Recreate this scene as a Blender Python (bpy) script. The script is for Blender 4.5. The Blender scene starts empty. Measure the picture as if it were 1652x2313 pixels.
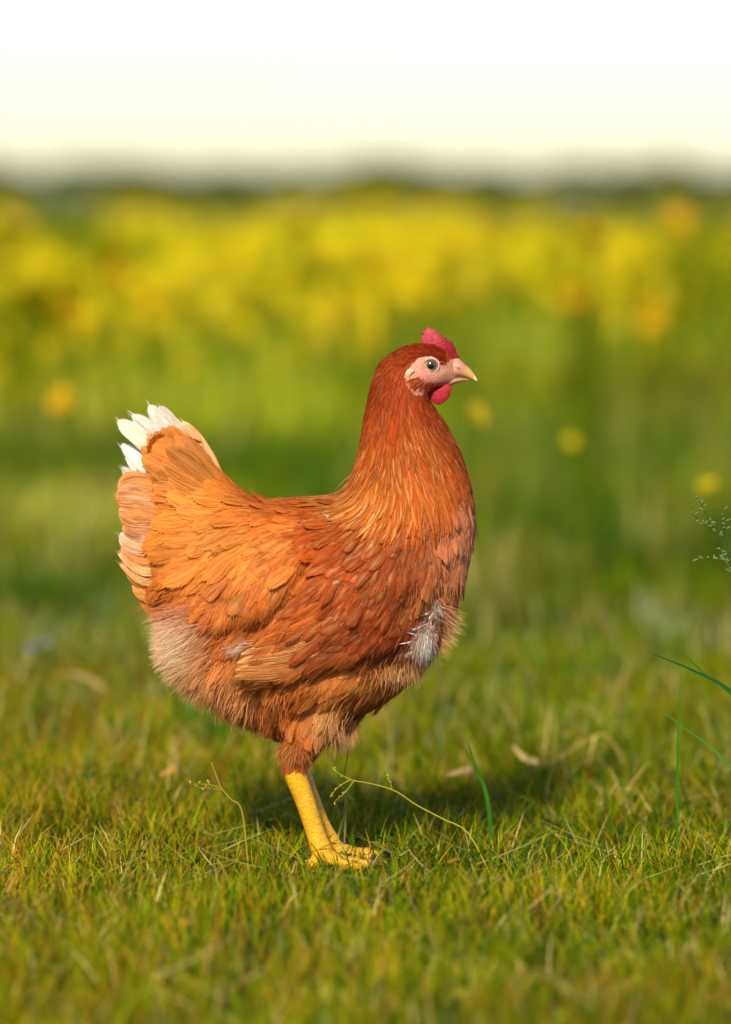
import bpy, math
import numpy as np
from mathutils import Vector
from mathutils.bvhtree import BVHTree

rng = np.random.default_rng(11)
scene = bpy.context.scene
COL = scene.collection

# ------------------------------------------------------------------ camera, sky, sun, exposure
S = 0.0004                 # metres per photograph pixel in the plane the hen stands in
CX, GY = 826.0, 1950.0     # photograph column of x = 0, row of the ground under the hen
HZ = 425.0                 # row of the horizon
D = 4.5                    # camera to hen
H = (GY - HZ) * S          # camera height, about 0.6 m
PW, PH = 1652.0, 2313.0

cam_d = bpy.data.cameras.new("camera")
cam = bpy.data.objects.new("camera", cam_d)
COL.objects.link(cam)
cam.location = (0, -D, H)
cam.rotation_euler = (math.radians(90), 0, 0)
cam_d.sensor_fit = 'HORIZONTAL'
cam_d.sensor_width = 36.0
cam_d.lens = 36.0 * D / (PW * S)
cam_d.shift_y = -(PH / 2 - HZ) / PW
cam_d.clip_start = 0.05
cam_d.clip_end = 6000
cam_d.dof.use_dof = True
cam_d.dof.focus_distance = D - 0.06
cam_d.dof.aperture_fstop = cam_d.lens / 54.0
scene.camera = cam

SUN_AZ = math.radians(-14)     # measured from the camera's side (-Y), negative = from the left
SUN_EL = math.radians(35)
to_sun = Vector((math.sin(SUN_AZ) * math.cos(SUN_EL), -math.cos(SUN_AZ) * math.cos(SUN_EL), math.sin(SUN_EL)))

world = bpy.data.worlds.new("World")
scene.world = world
world.use_nodes = True
wn = world.node_tree
bg = wn.nodes["Background"]
sky = wn.nodes.new("ShaderNodeTexSky")
sky.sky_type = 'NISHITA'
sky.sun_disc = False
sky.sun_elevation = SUN_EL
sky.sun_rotation = math.atan2(to_sun.x, to_sun.y)
sky.air_density = 1.0
sky.dust_density = 0.6
sky.ozone_density = 1.0
wn.links.new(sky.outputs[0], bg.inputs[0])
bg.inputs[1].default_value = 0.10

sun_d = bpy.data.lights.new("sun", 'SUN')
sun_d.energy = 3.4
sun_d.angle = math.radians(4.0)
sun_d.color = (1.0, 0.89, 0.70)
sun = bpy.data.objects.new("sun", sun_d)
sun.rotation_euler = to_sun.to_track_quat('Z', 'Y').to_euler()
sun.location = (-2, -2, 4)
COL.objects.link(sun)

vs = scene.view_settings
vs.view_transform = 'Standard'
vs.look = 'None'
vs.exposure = 0.72
vs.gamma = 1.0
vs.use_curve_mapping = False
scene.cycles.max_bounces = 6
scene.cycles.transparent_max_bounces = 8


# ------------------------------------------------------------------ helpers
def lin(c):
    c = np.asarray(c, float) / 255.0
    return np.where(c <= 0.04045, c / 12.92, ((c + 0.055) / 1.055) ** 2.4)


def wpt(px, py, dy=0.0):
    """photograph pixel in the hen's plane, dy pixels of depth -> world"""
    return np.stack([(np.asarray(px, float) - CX) * S, np.asarray(dy, float) * S + 0 * np.asarray(px, float),
                     (GY - np.asarray(py, float)) * S], -1)


def at_depth(px, py, d):
    """photograph pixel at distance d from the camera -> world"""
    k = d / D
    return np.array([(px - CX) * S * k, d - D, H - (py - HZ) * S * k])


def vnorm(a):
    return a / np.maximum(np.linalg.norm(a, axis=-1, keepdims=True), 1e-9)


def smooth01(a, b, x):
    t = np.clip((x - a) / (b - a), 0, 1)
    return t * t * (3 - 2 * t)


def mesh_from(name, V, T, col=None, fuv=None, mat=None, smooth=True):
    V = np.ascontiguousarray(V, np.float32)
    T = np.ascontiguousarray(T, np.int32)
    me = bpy.data.meshes.new(name)
    me.vertices.add(len(V))
    me.vertices.foreach_set("co", V.ravel())
    me.loops.add(T.size)
    me.loops.foreach_set("vertex_index", T.ravel())
    me.polygons.add(len(T))
    me.polygons.foreach_set("loop_start", np.arange(0, T.size, 3, dtype=np.int32))
    me.polygons.foreach_set("loop_total", np.full(len(T), 3, dtype=np.int32))
    if smooth:
        me.polygons.foreach_set("use_smooth", np.ones(len(T), dtype=bool))
    if col is not None:
        c4 = np.ones((len(V), 4), np.float32)
        c4[:, :3] = col
        a = me.attributes.new("col", 'FLOAT_COLOR', 'POINT')
        a.data.foreach_set("color", c4.ravel())
    if fuv is not None:
        a = me.attributes.new("fuv", 'FLOAT_VECTOR', 'POINT')
        a.data.foreach_set("vector", np.ascontiguousarray(fuv, np.float32).ravel())
    if mat:
        me.materials.append(mat)
    me.update(calc_edges=True)
    return me


def link(name, data, parent=None):
    o = bpy.data.objects.new(name, data)
    COL.objects.link(o)
    if parent is not None:
        o.parent = parent
        # parents sit at a base point without rotation; keep child geometry in world units
        o.location = -Vector(parent.location) if parent.parent is None else (0, 0, 0)
    return o


def tag(o, label=None, cat=None, group=None, kind=None):
    if label:
        o["label"] = label
    if cat:
        o["category"] = cat
    if group:
        o["group"] = group
    if kind:
        o["kind"] = kind
    return o


def empty(name, loc, label, cat, group=None):
    o = bpy.data.objects.new(name, None)
    o.empty_display_size = 0.05
    o.location = loc
    COL.objects.link(o)
    return tag(o, label, cat, group)


class Geo:
    def __init__(self):
        self.V, self.T, self.C, self.F, self.n = [], [], [], [], 0

    def add(self, V, T, C, F=None):
        V = np.asarray(V, float).reshape(-1, 3)
        self.V.append(V)
        self.T.append(np.asarray(T, int).reshape(-1, 3) + self.n)
        C = np.asarray(C, float)
        self.C.append(np.broadcast_to(C, V.shape) if C.ndim == 1 else C.reshape(-1, 3))
        self.F.append(np.zeros_like(V) if F is None else np.asarray(F, float).reshape(-1, 3))
        self.n += len(V)

    def build(self, name, mat, parent=None, smooth=True):
        me = mesh_from(name, np.concatenate(self.V), np.concatenate(self.T), np.concatenate(self.C),
                       np.concatenate(self.F), mat, smooth)
        return link(name, me, parent)


def tube(path, radii, nseg=10, cap=True):
    """tapered tube along path (n,3) -> V,T"""
    path = np.asarray(path, float)
    radii = np.asarray(radii, float)
    n = len(path)
    tan = vnorm(np.gradient(path, axis=0))
    ref = np.array([0, 1.0, 0]) if abs(tan[0][1]) < 0.8 else np.array([1.0, 0, 0])
    a = vnorm(np.cross(tan, ref))
    b = np.cross(tan, a)
    th = np.linspace(0, 2 * np.pi, nseg, endpoint=False)
    V = path[:, None] + radii[:, None, None] * (np.cos(th)[None, :, None] * a[:, None] + np.sin(th)[None, :, None] * b[:, None])
    V = V.reshape(-1, 3)
    T = []
    for i in range(n - 1):
        for j in range(nseg):
            p, q = i * nseg + j, i * nseg + (j + 1) % nseg
            r, s = p + nseg, q + nseg
            T += [(p, q, s), (p, s, r)]
    if cap:
        V = np.vstack([V, path[0], path[-1]])
        m = n * nseg
        for j in range(nseg):
            T.append((m, (j + 1) % nseg, j))
            T.append((m + 1, (n - 1) * nseg + j, (n - 1) * nseg + (j + 1) % nseg))
    return V, np.array(T)


def spline(pts, n):
    """Catmull-Rom through pts"""
    P = np.asarray(pts, float)
    P = np.vstack([2 * P[0] - P[1], P, 2 * P[-1] - P[-2]])
    m = len(P) - 3
    u = np.linspace(0, m - 1e-6, n)
    i = u.astype(int)
    t = (u - i)[:, None]
    p0, p1, p2, p3 = P[i], P[i + 1], P[i + 2], P[i + 3]
    return 0.5 * (2 * p1 + (p2 - p0) * t + (2 * p0 - 5 * p1 + 4 * p2 - p3) * t ** 2 + (3 * p1 - p0 - 3 * p2 + p3) * t ** 3)


def closed_spline(pts, n):
    P = np.asarray(pts, float)
    m = len(P)
    u = np.linspace(0, m, n, endpoint=False)
    i = u.astype(int)
    t = (u - i)[:, None]
    p0, p1, p2, p3 = P[(i - 1) % m], P[i % m], P[(i + 1) % m], P[(i + 2) % m]
    return 0.5 * (2 * p1 + (p2 - p0) * t + (2 * p0 - 5 * p1 + 4 * p2 - p3) * t ** 2 + (3 * p1 - p0 - 3 * p2 + p3) * t ** 3)


def in_poly(poly, X, Y):
    poly = np.asarray(poly, float)
    r = np.zeros(X.shape, bool)
    x0, y0 = poly[-1]
    for x1, y1 in poly:
        c = ((y1 > Y) != (y0 > Y))
        xx = (x0 - x1) * (Y - y1) / (y0 - y1 + 1e-12) + x1
        r ^= c & (X < xx)
        x0, y0 = x1, y1
    return r


def poly_dist(poly, X, Y):
    poly = np.asarray(poly, float)
    d = np.full(X.shape, 1e9)
    x0, y0 = poly[-1]
    for x1, y1 in poly:
        ex, ey = x1 - x0, y1 - y0
        t = np.clip(((X - x0) * ex + (Y - y0) * ey) / (ex * ex + ey * ey + 1e-9), 0, 1)
        d = np.minimum(d, np.hypot(X - x0 - t * ex, Y - y0 - t * ey))
        x0, y0 = x1, y1
    return d


def inflate(poly, g, iters=400):
    """grid over a closed outline and the Poisson height over it (units: pixels)"""
    poly = np.asarray(poly, float)
    x0, y0 = poly.min(0) - 2 * g
    x1, y1 = poly.max(0) + 2 * g
    X, Y = np.meshgrid(np.arange(x0, x1 + g, g), np.arange(y0, y1 + g, g))
    M = in_poly(poly, X, Y)
    M[0], M[-1], M[:, 0], M[:, -1] = False, False, False, False
    U = np.zeros(X.shape)
    par = (np.add.outer(np.arange(X.shape[0]), np.arange(X.shape[1])) % 2).astype(bool)
    om = 1.93 if min(X.shape) > 60 else 1.8
    for k in range(iters):
        for p in (par, ~par):
            N = np.zeros_like(U)
            N[1:-1, 1:-1] = 0.25 * (U[:-2, 1:-1] + U[2:, 1:-1] + U[1:-1, :-2] + U[1:-1, 2:] + 2 * g * g)
            m = p & M
            U[m] += om * (N[m] - U[m])
    return X, Y, M, np.maximum(U, 0)


def heightfield_mesh(X, Y, M, W):
    """closed symmetric shell: front and back sheets at depth -W and +W joined along the rim. vertices in (px, depth, py)"""
    ids = np.full(X.shape, -1)
    # keep also the ring of vertices just outside the mask (W = 0)
    cell = M[:-1, :-1] | M[1:, :-1] | M[:-1, 1:] | M[1:, 1:]
    use = np.zeros_like(M)
    use[:-1, :-1] |= cell
    use[1:, :-1] |= cell
    use[:-1, 1:] |= cell
    use[1:, 1:] |= cell
    n = int(use.sum())
    ids[use] = np.arange(n)
    Wv = np.where(M, W, 0)[use]
    inn = M[use]
    Vf = np.stack([X[use], -Wv, Y[use]], -1)
    Vb = np.stack([X[use], Wv, Y[use]], -1)
    bid = np.where(inn, n + np.cumsum(inn) - 1, np.arange(n))
    V = np.vstack([Vf, Vb[inn]])
    a, b, c, d = ids[:-1, :-1][cell], ids[:-1, 1:][cell], ids[1:, 1:][cell], ids[1:, :-1][cell]
    Tf = np.concatenate([np.stack([a, d, c], -1), np.stack([a, c, b], -1)])
    Tb = bid[Tf][:, ::-1]
    T = np.vstack([Tf, Tb])
    ok = (T[:, 0] != T[:, 1]) & (T[:, 1] != T[:, 2]) & (T[:, 0] != T[:, 2])
    # drop coincident flat pairs outside the mask
    mm = np.concatenate([inn, np.ones(int(inn.sum()), bool)])
    ok &= mm[T].any(1)
    return V, T[ok]


def laplace(V, T, it=6, lam=0.5):
    E = np.vstack([T[:, [0, 1]], T[:, [1, 2]], T[:, [2, 0]]])
    E = np.vstack([E, E[:, ::-1]])
    V = V.copy()
    deg = np.bincount(E[:, 0], minlength=len(V))[:, None]
    for _ in range(it):
        A = np.stack([np.bincount(E[:, 0], weights=V[E[:, 1], k], minlength=len(V)) for k in range(3)], -1)
        V += lam * (A / np.maximum(deg, 1) - V) * (deg > 0)
    return V


def px2w(V):
    return np.stack([(V[:, 0] - CX) * S, V[:, 1] * S, (GY - V[:, 2]) * S], -1)


def vnoise(x, y, seed=0):
    """smooth value noise in [0,1]"""
    xi, yi = np.floor(x).astype(np.int64), np.floor(y).astype(np.int64)
    fx, fy = x - xi, y - yi
    fx, fy = fx * fx * (3 - 2 * fx), fy * fy * (3 - 2 * fy)

    def h(a, b):
        v = np.sin(a * 127.1 + b * 311.7 + seed * 74.7) * 43758.5453
        return v - np.floor(v)
    return (h(xi, yi) * (1 - fx) + h(xi + 1, yi) * fx) * (1 - fy) + (h(xi, yi + 1) * (1 - fx) + h(xi + 1, yi + 1) * fx) * fy


# ------------------------------------------------------------------ materials
def new_mat(name):
    m = bpy.data.materials.new(name)
    m.use_nodes = True
    nt = m.node_tree
    return m, nt, nt.nodes["Principled BSDF"], nt.nodes["Material Output"]


def attr_mat(name, rough=0.6, spec=0.25, transl=0.0, noise=None, bump=None, sheen=0.0, streak=0.0, sss=0.0):
    """colour from the point attribute 'col', with procedural grain on top"""
    m, nt, p, out = new_mat(name)
    a = nt.nodes.new("ShaderNodeAttribute")
    a.attribute_name = "col"
    c = a.outputs["Color"]
    if streak > 0:
        f = nt.nodes.new("ShaderNodeAttribute")
        f.attribute_name = "fuv"
        n = nt.nodes.new("ShaderNodeTexNoise")
        n.noise_dimensions = '3D'
        n.inputs["Scale"].default_value = 1.0
        n.inputs["Detail"].default_value = 3.0
        n.inputs["Roughness"].default_value = 0.65
        nt.links.new(f.outputs["Vector"], n.inputs["Vector"])
        r = nt.nodes.new("ShaderNodeMapRange")
        r.inputs[1].default_value, r.inputs[2].default_value = 0.25, 0.75
        r.inputs[3].default_value, r.inputs[4].default_value = 1.0 - streak, 1.0 + streak
        nt.links.new(n.outputs["Fac"], r.inputs[0])
        mx = nt.nodes.new("ShaderNodeVectorMath")
        mx.operation = 'SCALE'
        nt.links.new(c, mx.inputs[0])
        nt.links.new(r.outputs[0], mx.inputs["Scale"])
        c = mx.outputs[0]
        bp = nt.nodes.new("ShaderNodeBump")
        bp.inputs["Strength"].default_value = 0.35
        bp.inputs["Distance"].default_value = 0.0006
        nt.links.new(n.outputs["Fac"], bp.inputs["Height"])
        nt.links.new(bp.outputs[0], p.inputs["Normal"])
    if noise:
        n = nt.nodes.new("ShaderNodeTexNoise")
        n.inputs["Scale"].default_value = noise[0]
        n.inputs["Detail"].default_value = 4
        tc = nt.nodes.new("ShaderNodeTexCoord")
        nt.links.new(tc.outputs["Object"], n.inputs["Vector"])
        r = nt.nodes.new("ShaderNodeMapRange")
        r.inputs[1].default_value, r.inputs[2].default_value = 0.3, 0.7
        r.inputs[3].default_value, r.inputs[4].default_value = 1 - noise[1], 1 + noise[1]
        nt.links.new(n.outputs["Fac"], r.inputs[0])
        mx = nt.nodes.new("ShaderNodeVectorMath")
        mx.operation = 'SCALE'
        nt.links.new(c, mx.inputs[0])
        nt.links.new(r.outputs[0], mx.inputs["Scale"])
        c = mx.outputs[0]
        if bump:
            bp = nt.nodes.new("ShaderNodeBump")
            bp.inputs["Strength"].default_value = bump[0]
            bp.inputs["Distance"].default_value = bump[1]
            nt.links.new(n.outputs["Fac"], bp.inputs["Height"])
            nt.links.new(bp.outputs[0], p.inputs["Normal"])
    nt.links.new(c, p.inputs["Base Color"])
    p.inputs["Roughness"].default_value = rough
    p.inputs["Specular IOR Level"].default_value = spec
    p.inputs["Sheen Weight"].default_value = sheen
    if sss:
        p.inputs["Subsurface Weight"].default_value = sss
        p.inputs["Subsurface Radius"].default_value = (0.004, 0.0015, 0.001)
        p.inputs["Subsurface Scale"].default_value = 1.0
    if transl > 0:
        tr = nt.nodes.new("ShaderNodeBsdfTranslucent")
        nt.links.new(c, tr.inputs["Color"])
        ms = nt.nodes.new("ShaderNodeMixShader")
        ms.inputs[0].default_value = transl
        nt.links.new(p.outputs[0], ms.inputs[1])
        nt.links.new(tr.outputs[0], ms.inputs[2])
        nt.links.new(ms.outputs[0], out.inputs["Surface"])
    return m


MAT_FEATHER = attr_mat("feather", rough=0.62, spec=0.12, transl=0.18, streak=0.22)
MAT_DOWN = attr_mat("down", rough=0.6, spec=0.12, transl=0.3)
MAT_SKIN = attr_mat("hen_skin", rough=0.5, spec=0.35, noise=(700, 0.22), bump=(0.8, 0.0008), sss=0.2)
MAT_COMB = attr_mat("comb_flesh", rough=0.6, spec=0.22, noise=(900, 0.25), bump=(0.5, 0.0006), sss=0.15)
MAT_BEAK = attr_mat("beak_horn", rough=0.48, spec=0.3, noise=(600, 0.08), sss=0.15)
MAT_GRASS = attr_mat("grass_blades", rough=0.6, spec=0.05, transl=0.38)
MAT_STRAW = attr_mat("dry_straw", rough=0.6, spec=0.3, transl=0.15, noise=(300, 0.15))
MAT_PETAL = attr_mat("petals", rough=0.55, spec=0.2, transl=0.4)

MAT_LEG = attr_mat("leg_scales", rough=0.45, spec=0.4)
nt = MAT_LEG.node_tree
p = nt.nodes["Principled BSDF"]
tc = nt.nodes.new("ShaderNodeTexCoord")
mp = nt.nodes.new("ShaderNodeMapping")
mp.inputs["Scale"].default_value = (230, 230, 420)
vo = nt.nodes.new("ShaderNodeTexVoronoi")
vo.feature = 'DISTANCE_TO_EDGE'
vo.inputs["Scale"].default_value = 1.0
nt.links.new(tc.outputs["Object"], mp.inputs["Vector"])
nt.links.new(mp.outputs[0], vo.inputs["Vector"])
mr = nt.nodes.new("ShaderNodeMapRange")
mr.inputs[1].default_value, mr.inputs[2].default_value = 0.0, 0.16
mr.inputs[3].default_value, mr.inputs[4].default_value = 0.74, 1.0
nt.links.new(vo.outputs["Distance"], mr.inputs[0])
sc_ = nt.nodes.new("ShaderNodeVectorMath")
sc_.operation = 'SCALE'
at_ = [n for n in nt.nodes if n.type == 'ATTRIBUTE'][0]
nt.links.new(at_.outputs["Color"], sc_.inputs[0])
nt.links.new(mr.outputs[0], sc_.inputs["Scale"])
nt.links.new(sc_.outputs[0], p.inputs["Base Color"])
bp = nt.nodes.new("ShaderNodeBump")
bp.inputs["Strength"].default_value = 0.8
bp.inputs["Distance"].default_value = 0.0008
nt.links.new(mr.outputs[0], bp.inputs["Height"])
nt.links.new(bp.outputs[0], p.inputs["Normal"])

m, nt, p, out = new_mat("eye_gloss")
a = nt.nodes.new("ShaderNodeAttribute")
a.attribute_name = "col"
nt.links.new(a.outputs["Color"], p.inputs["Base Color"])
p.inputs["Roughness"].default_value = 0.08
p.inputs["Coat Weight"].default_value = 0.6
p.inputs["Coat Roughness"].default_value = 0.03
MAT_EYE = m

m, nt, p, out = new_mat("meadow_soil")
tc = nt.nodes.new("ShaderNodeTexCoord")
n1 = nt.nodes.new("ShaderNodeTexNoise")
n1.inputs["Scale"].default_value = 2.2
n1.inputs["Detail"].default_value = 6
n2 = nt.nodes.new("ShaderNodeTexNoise")
n2.inputs["Scale"].default_value = 60
n2.inputs["Detail"].default_value = 4
cr = nt.nodes.new("ShaderNodeValToRGB")
cr.color_ramp.elements[0].position = 0.32
cr.color_ramp.elements[0].color = (0.016, 0.030, 0.004, 1)
cr.color_ramp.elements[1].position = 0.68
cr.color_ramp.elements[1].color = (0.060, 0.085, 0.008, 1)
e = cr.color_ramp.elements.new(0.5)
e.color = (0.030, 0.058, 0.005, 1)
mixn = nt.nodes.new("ShaderNodeMath")
mixn.operation = 'MULTIPLY_ADD'
mixn.inputs[1].default_value = 0.45
nt.links.new(tc.outputs["Object"], n1.inputs["Vector"])
nt.links.new(tc.outputs["Object"], n2.inputs["Vector"])
nt.links.new(n2.outputs["Fac"], mixn.inputs[0])
ms_ = nt.nodes.new("ShaderNodeMath")
ms_.operation = 'MULTIPLY'
ms_.inputs[1].default_value = 0.55
nt.links.new(n1.outputs["Fac"], ms_.inputs[0])
nt.links.new(ms_.outputs[0], mixn.inputs[2])
nt.links.new(mixn.outputs[0], cr.inputs[0])
nt.links.new(cr.outputs[0], p.inputs["Base Color"])
bp = nt.nodes.new("ShaderNodeBump")
bp.inputs["Distance"].default_value = 0.01
nt.links.new(n2.outputs["Fac"], bp.inputs["Height"])
nt.links.new(bp.outputs[0], p.inputs["Normal"])
p.inputs["Roughness"].default_value = 0.9
p.inputs["Specular IOR Level"].default_value = 0.1
MAT_SOIL = m

# ------------------------------------------------------------------ ground: one sheet to the horizon
def ground_z(x, y):
    near = np.exp(-(x ** 2 + y ** 2) / 9.0)
    return (vnoise(x * 3.1, y * 3.1, 3) - 0.5) * 0.012 * near + (vnoise(x * 0.4, y * 0.4, 5) - 0.5) * 0.03 * (1 - near)


gx = np.concatenate([-np.geomspace(4000, 2.2, 26), np.linspace(-2, 2, 41), np.geomspace(2.2, 4000, 26)])
gy = np.concatenate([-np.geomspace(3000, 4.2, 14), np.linspace(-4, 4, 81), np.geomspace(4.2, 5200, 60)])
GXX, GYY = np.meshgrid(gx, gy)
GZ = ground_z(GXX, GYY) * (np.hypot(GXX, GYY) < 200)
nyy, nxx = GXX.shape
idx = np.arange(nyy * nxx).reshape(nyy, nxx)
a_, b_, c_, d_ = idx[:-1, :-1].ravel(), idx[:-1, 1:].ravel(), idx[1:, 1:].ravel(), idx[1:, :-1].ravel()
T = np.concatenate([np.stack([a_, b_, c_], -1), np.stack([a_, c_, d_], -1)])
ground = link("ground", mesh_from("ground", np.stack([GXX, GYY, GZ], -1).reshape(-1, 3), T, mat=MAT_SOIL))
tag(ground, "mossy green lawn ground running out to the flat horizon", kind="structure")


# ------------------------------------------------------------------ grass
def blades(xy, height, width, colr, lean, curl, nseg=4, tipcol=None, z0=None):
    """tapered, bent ribbons. arrays over N blades -> V, T, C"""
    N = len(xy)
    az = rng.uniform(0, 2 * np.pi, N)
    face = rng.uniform(0, 2 * np.pi, N)
    t = np.linspace(0, 1, nseg + 1)
    dirx, diry = np.cos(az), np.sin(az)
    th = lean[:, None] + curl[:, None] * t[None] ** 1.3
    ds = height[:, None] / nseg
    hor = np.concatenate([np.zeros((N, 1)), np.cumsum(np.sin(th[:, :-1]) * ds, 1)], 1)
    ver = np.concatenate([np.zeros((N, 1)), np.cumsum(np.cos(th[:, :-1]) * ds, 1)], 1)
    gz = ground_z(xy[:, 0], xy[:, 1]) if z0 is None else z0
    P = np.stack([xy[:, 0:1] + hor * dirx[:, None], xy[:, 1:2] + hor * diry[:, None], gz[:, None] + ver - 0.002], -1)
    sx, sy = np.cos(face), np.sin(face)
    w = width[:, None] * 0.5 * (1 - t[None] ** 1.7) + 0.00008
    side = np.stack([sx, sy, np.zeros(N)], -1)[:, None] * w[..., None]
    V = np.stack([P - side, P + side], 2)          # N, nseg+1, 2, 3
    base = np.arange(N)[:, None] * (2 * (nseg + 1)) + np.arange(nseg)[None] * 2
    q = base.ravel()
    T = np.concatenate([np.stack([q, q + 1, q + 3], -1), np.stack([q, q + 3, q + 2], -1)])
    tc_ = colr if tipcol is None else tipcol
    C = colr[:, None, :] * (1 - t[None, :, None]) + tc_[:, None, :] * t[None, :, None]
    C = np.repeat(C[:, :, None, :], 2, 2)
    return V.reshape(-1, 3), T, C.reshape(-1, 3)


GREEN = lin([98, 116, 3])
DEEP = lin([56, 88, 3])
LIME = lin([142, 146, 6])
OCHRE = lin([170, 136, 26])
STRAWC = lin([196, 176, 104])
RUST = lin([146, 96, 34])
PALE = lin([130, 134, 56])
BLUEG = lin([92, 116, 44])


def pick(N, table, weights):
    table = np.array(table)
    w = np.asarray(weights, float)
    if w.ndim == 1:
        w = np.broadcast_to(w, (N, len(w)))
    w = w / w.sum(1, keepdims=True)
    k = (rng.random(N)[:, None] > np.cumsum(w, 1)).sum(1).clip(0, len(table) - 1)
    c = table[k]
    c = c * rng.uniform(0.72, 1.3, (N, 1)) * rng.uniform(0.92, 1.08, (N, 3))
    return c


g = Geo()
# lawn around and in front of the hen
N = 106000
xy = np.stack([rng.uniform(-0.62, 0.62, N), rng.uniform(-1.75, 1.6, N)], -1)
xy = xy[rng.random(N) < 0.35 + 0.9 * smooth01(.2, .6, vnoise(xy[:, 0] * 34 + 2, xy[:, 1] * 24, 6))]
N = len(xy)
patch = vnoise(xy[:, 0] * 9, xy[:, 1] * 6, 1)
warm = smooth01(0.15, -0.35, xy[:, 0]) * 0.7 + vnoise(xy[:, 0] * 6 + 9, xy[:, 1] * 5, 2) * 0.8
fine = vnoise(xy[:, 0] * 26, xy[:, 1] * 18, 12)
hgt = (0.012 + 0.018 * patch + 0.020 * fine ** 1.5 + 0.018 * rng.random(N) ** 3) * (1 + 0.5 * smooth01(0.5, 1.6, xy[:, 1]))
wts = np.stack([np.full(N, 0.34), np.full(N, 0.26), 0.14 + 0.55 * warm, 0.03 + 0.50 * warm ** 2, np.full(N, 0.05), 0.03 + 0.20 * warm ** 2], -1)
c = pick(N, [GREEN, DEEP, LIME, OCHRE, STRAWC, RUST], wts) * (0.74 + 0.7 * vnoise(xy[:, 0] * 14 + 5, xy[:, 1] * 9, 14))[:, None]
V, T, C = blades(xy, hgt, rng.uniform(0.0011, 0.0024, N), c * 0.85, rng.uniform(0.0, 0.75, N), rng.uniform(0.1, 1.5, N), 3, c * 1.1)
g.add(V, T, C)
# longer single blades
N = 4200
xy = np.stack([rng.uniform(-0.62, 0.62, N), rng.uniform(-1.6, 1.7, N)], -1)
behind = smooth01(-0.02, 0.6, xy[:, 1])
c = pick(N, [GREEN, DEEP, LIME, STRAWC, BLUEG], [0.4, 0.26, 0.16, 0.10, 0.08])
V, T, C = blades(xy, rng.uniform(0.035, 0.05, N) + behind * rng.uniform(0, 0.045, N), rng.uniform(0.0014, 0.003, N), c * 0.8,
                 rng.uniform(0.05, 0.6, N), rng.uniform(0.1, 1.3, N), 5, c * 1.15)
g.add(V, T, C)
# small broad leaves low in the turf
N = 5200
xy = np.stack([rng.uniform(-0.62, 0.62, N), rng.uniform(-1.6, 1.6, N)], -1)
xy = xy[vnoise(xy[:, 0] * 11 + 1, xy[:, 1] * 8, 26) > 0.52]
N = len(xy)
t_ = np.array([0, .25, .55, .8, 1.0])
w_ = np.array([.12, .75, 1, .7, .08])
az_ = rng.uniform(0, 2 * np.pi, N)
L_ = rng.uniform(.007, .016, N)
el_ = rng.uniform(.1, .7, N)
hd_ = np.stack([np.cos(az_) * np.cos(el_), np.sin(az_) * np.cos(el_), np.sin(el_)], -1)
sd_ = np.stack([-np.sin(az_), np.cos(az_), np.zeros(N)], -1)
b0_ = np.stack([xy[:, 0], xy[:, 1], ground_z(xy[:, 0], xy[:, 1]) + rng.uniform(.008, .032, N)], -1)
ctr = b0_[:, None] + hd_[:, None] * (t_[None, :, None] * L_[:, None, None])
ctr[..., 2] -= (t_[None] ** 2) * L_[:, None] * .35
wv_ = sd_[:, None] * (w_[None] * L_[:, None] * .3)[..., None]
V = np.stack([ctr - wv_, ctr + wv_], 2).reshape(-1, 3)
q = (np.arange(N)[:, None] * 10 + np.arange(4)[None] * 2).ravel()
T = np.concatenate([np.stack([q, q + 1, q + 3], -1), np.stack([q, q + 3, q + 2], -1)])
c = pick(N, [GREEN, DEEP, LIME, OCHRE], [.4, .35, .17, .08])
g.add(V, T, np.repeat(c, 10, 0))
# flat litter of old straw and short pale stubble
N = 2600
xy = np.stack([rng.uniform(-0.62, 0.62, N), rng.uniform(-1.6, 1.9, N)], -1)
c = pick(N, [STRAWC, RUST, OCHRE, STRAWC * .7], [.45, .2, .15, .2])
V, T, C = blades(xy, rng.uniform(0.02, 0.075, N), rng.uniform(0.0012, 0.0028, N), c, rng.uniform(1.1, 1.5, N), rng.uniform(-.3, .2, N), 4, c,
                 z0=ground_z(xy[:, 0], xy[:, 1]) + rng.uniform(0.008, 0.026, N))
g.add(V, T, C)
# bleached blades standing a little behind the hen
N = 1500
xy = np.stack([rng.uniform(-0.75, 0.75, N), rng.uniform(0.5, 2.4, N)], -1)
xy = xy[vnoise(xy[:, 0] * 4 + 7, xy[:, 1] * 3, 16) > 0.42]
N = len(xy)
c = pick(N, [STRAWC, PALE, STRAWC * .75, BLUEG], [.35, .3, .2, .15])
V, T, C = blades(xy, rng.uniform(0.03, 0.085, N), rng.uniform(0.002, 0.0042, N), c, rng.uniform(0, .5, N), rng.uniform(.1, 1.1, N), 4, c * 1.1)
g.add(V, T, C)
lawn = g.build("lawn_grass", MAT_GRASS)
tag(lawn, "short mossy lawn grass of green, lime and ochre blades around the hen", "grass", kind="stuff")

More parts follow.
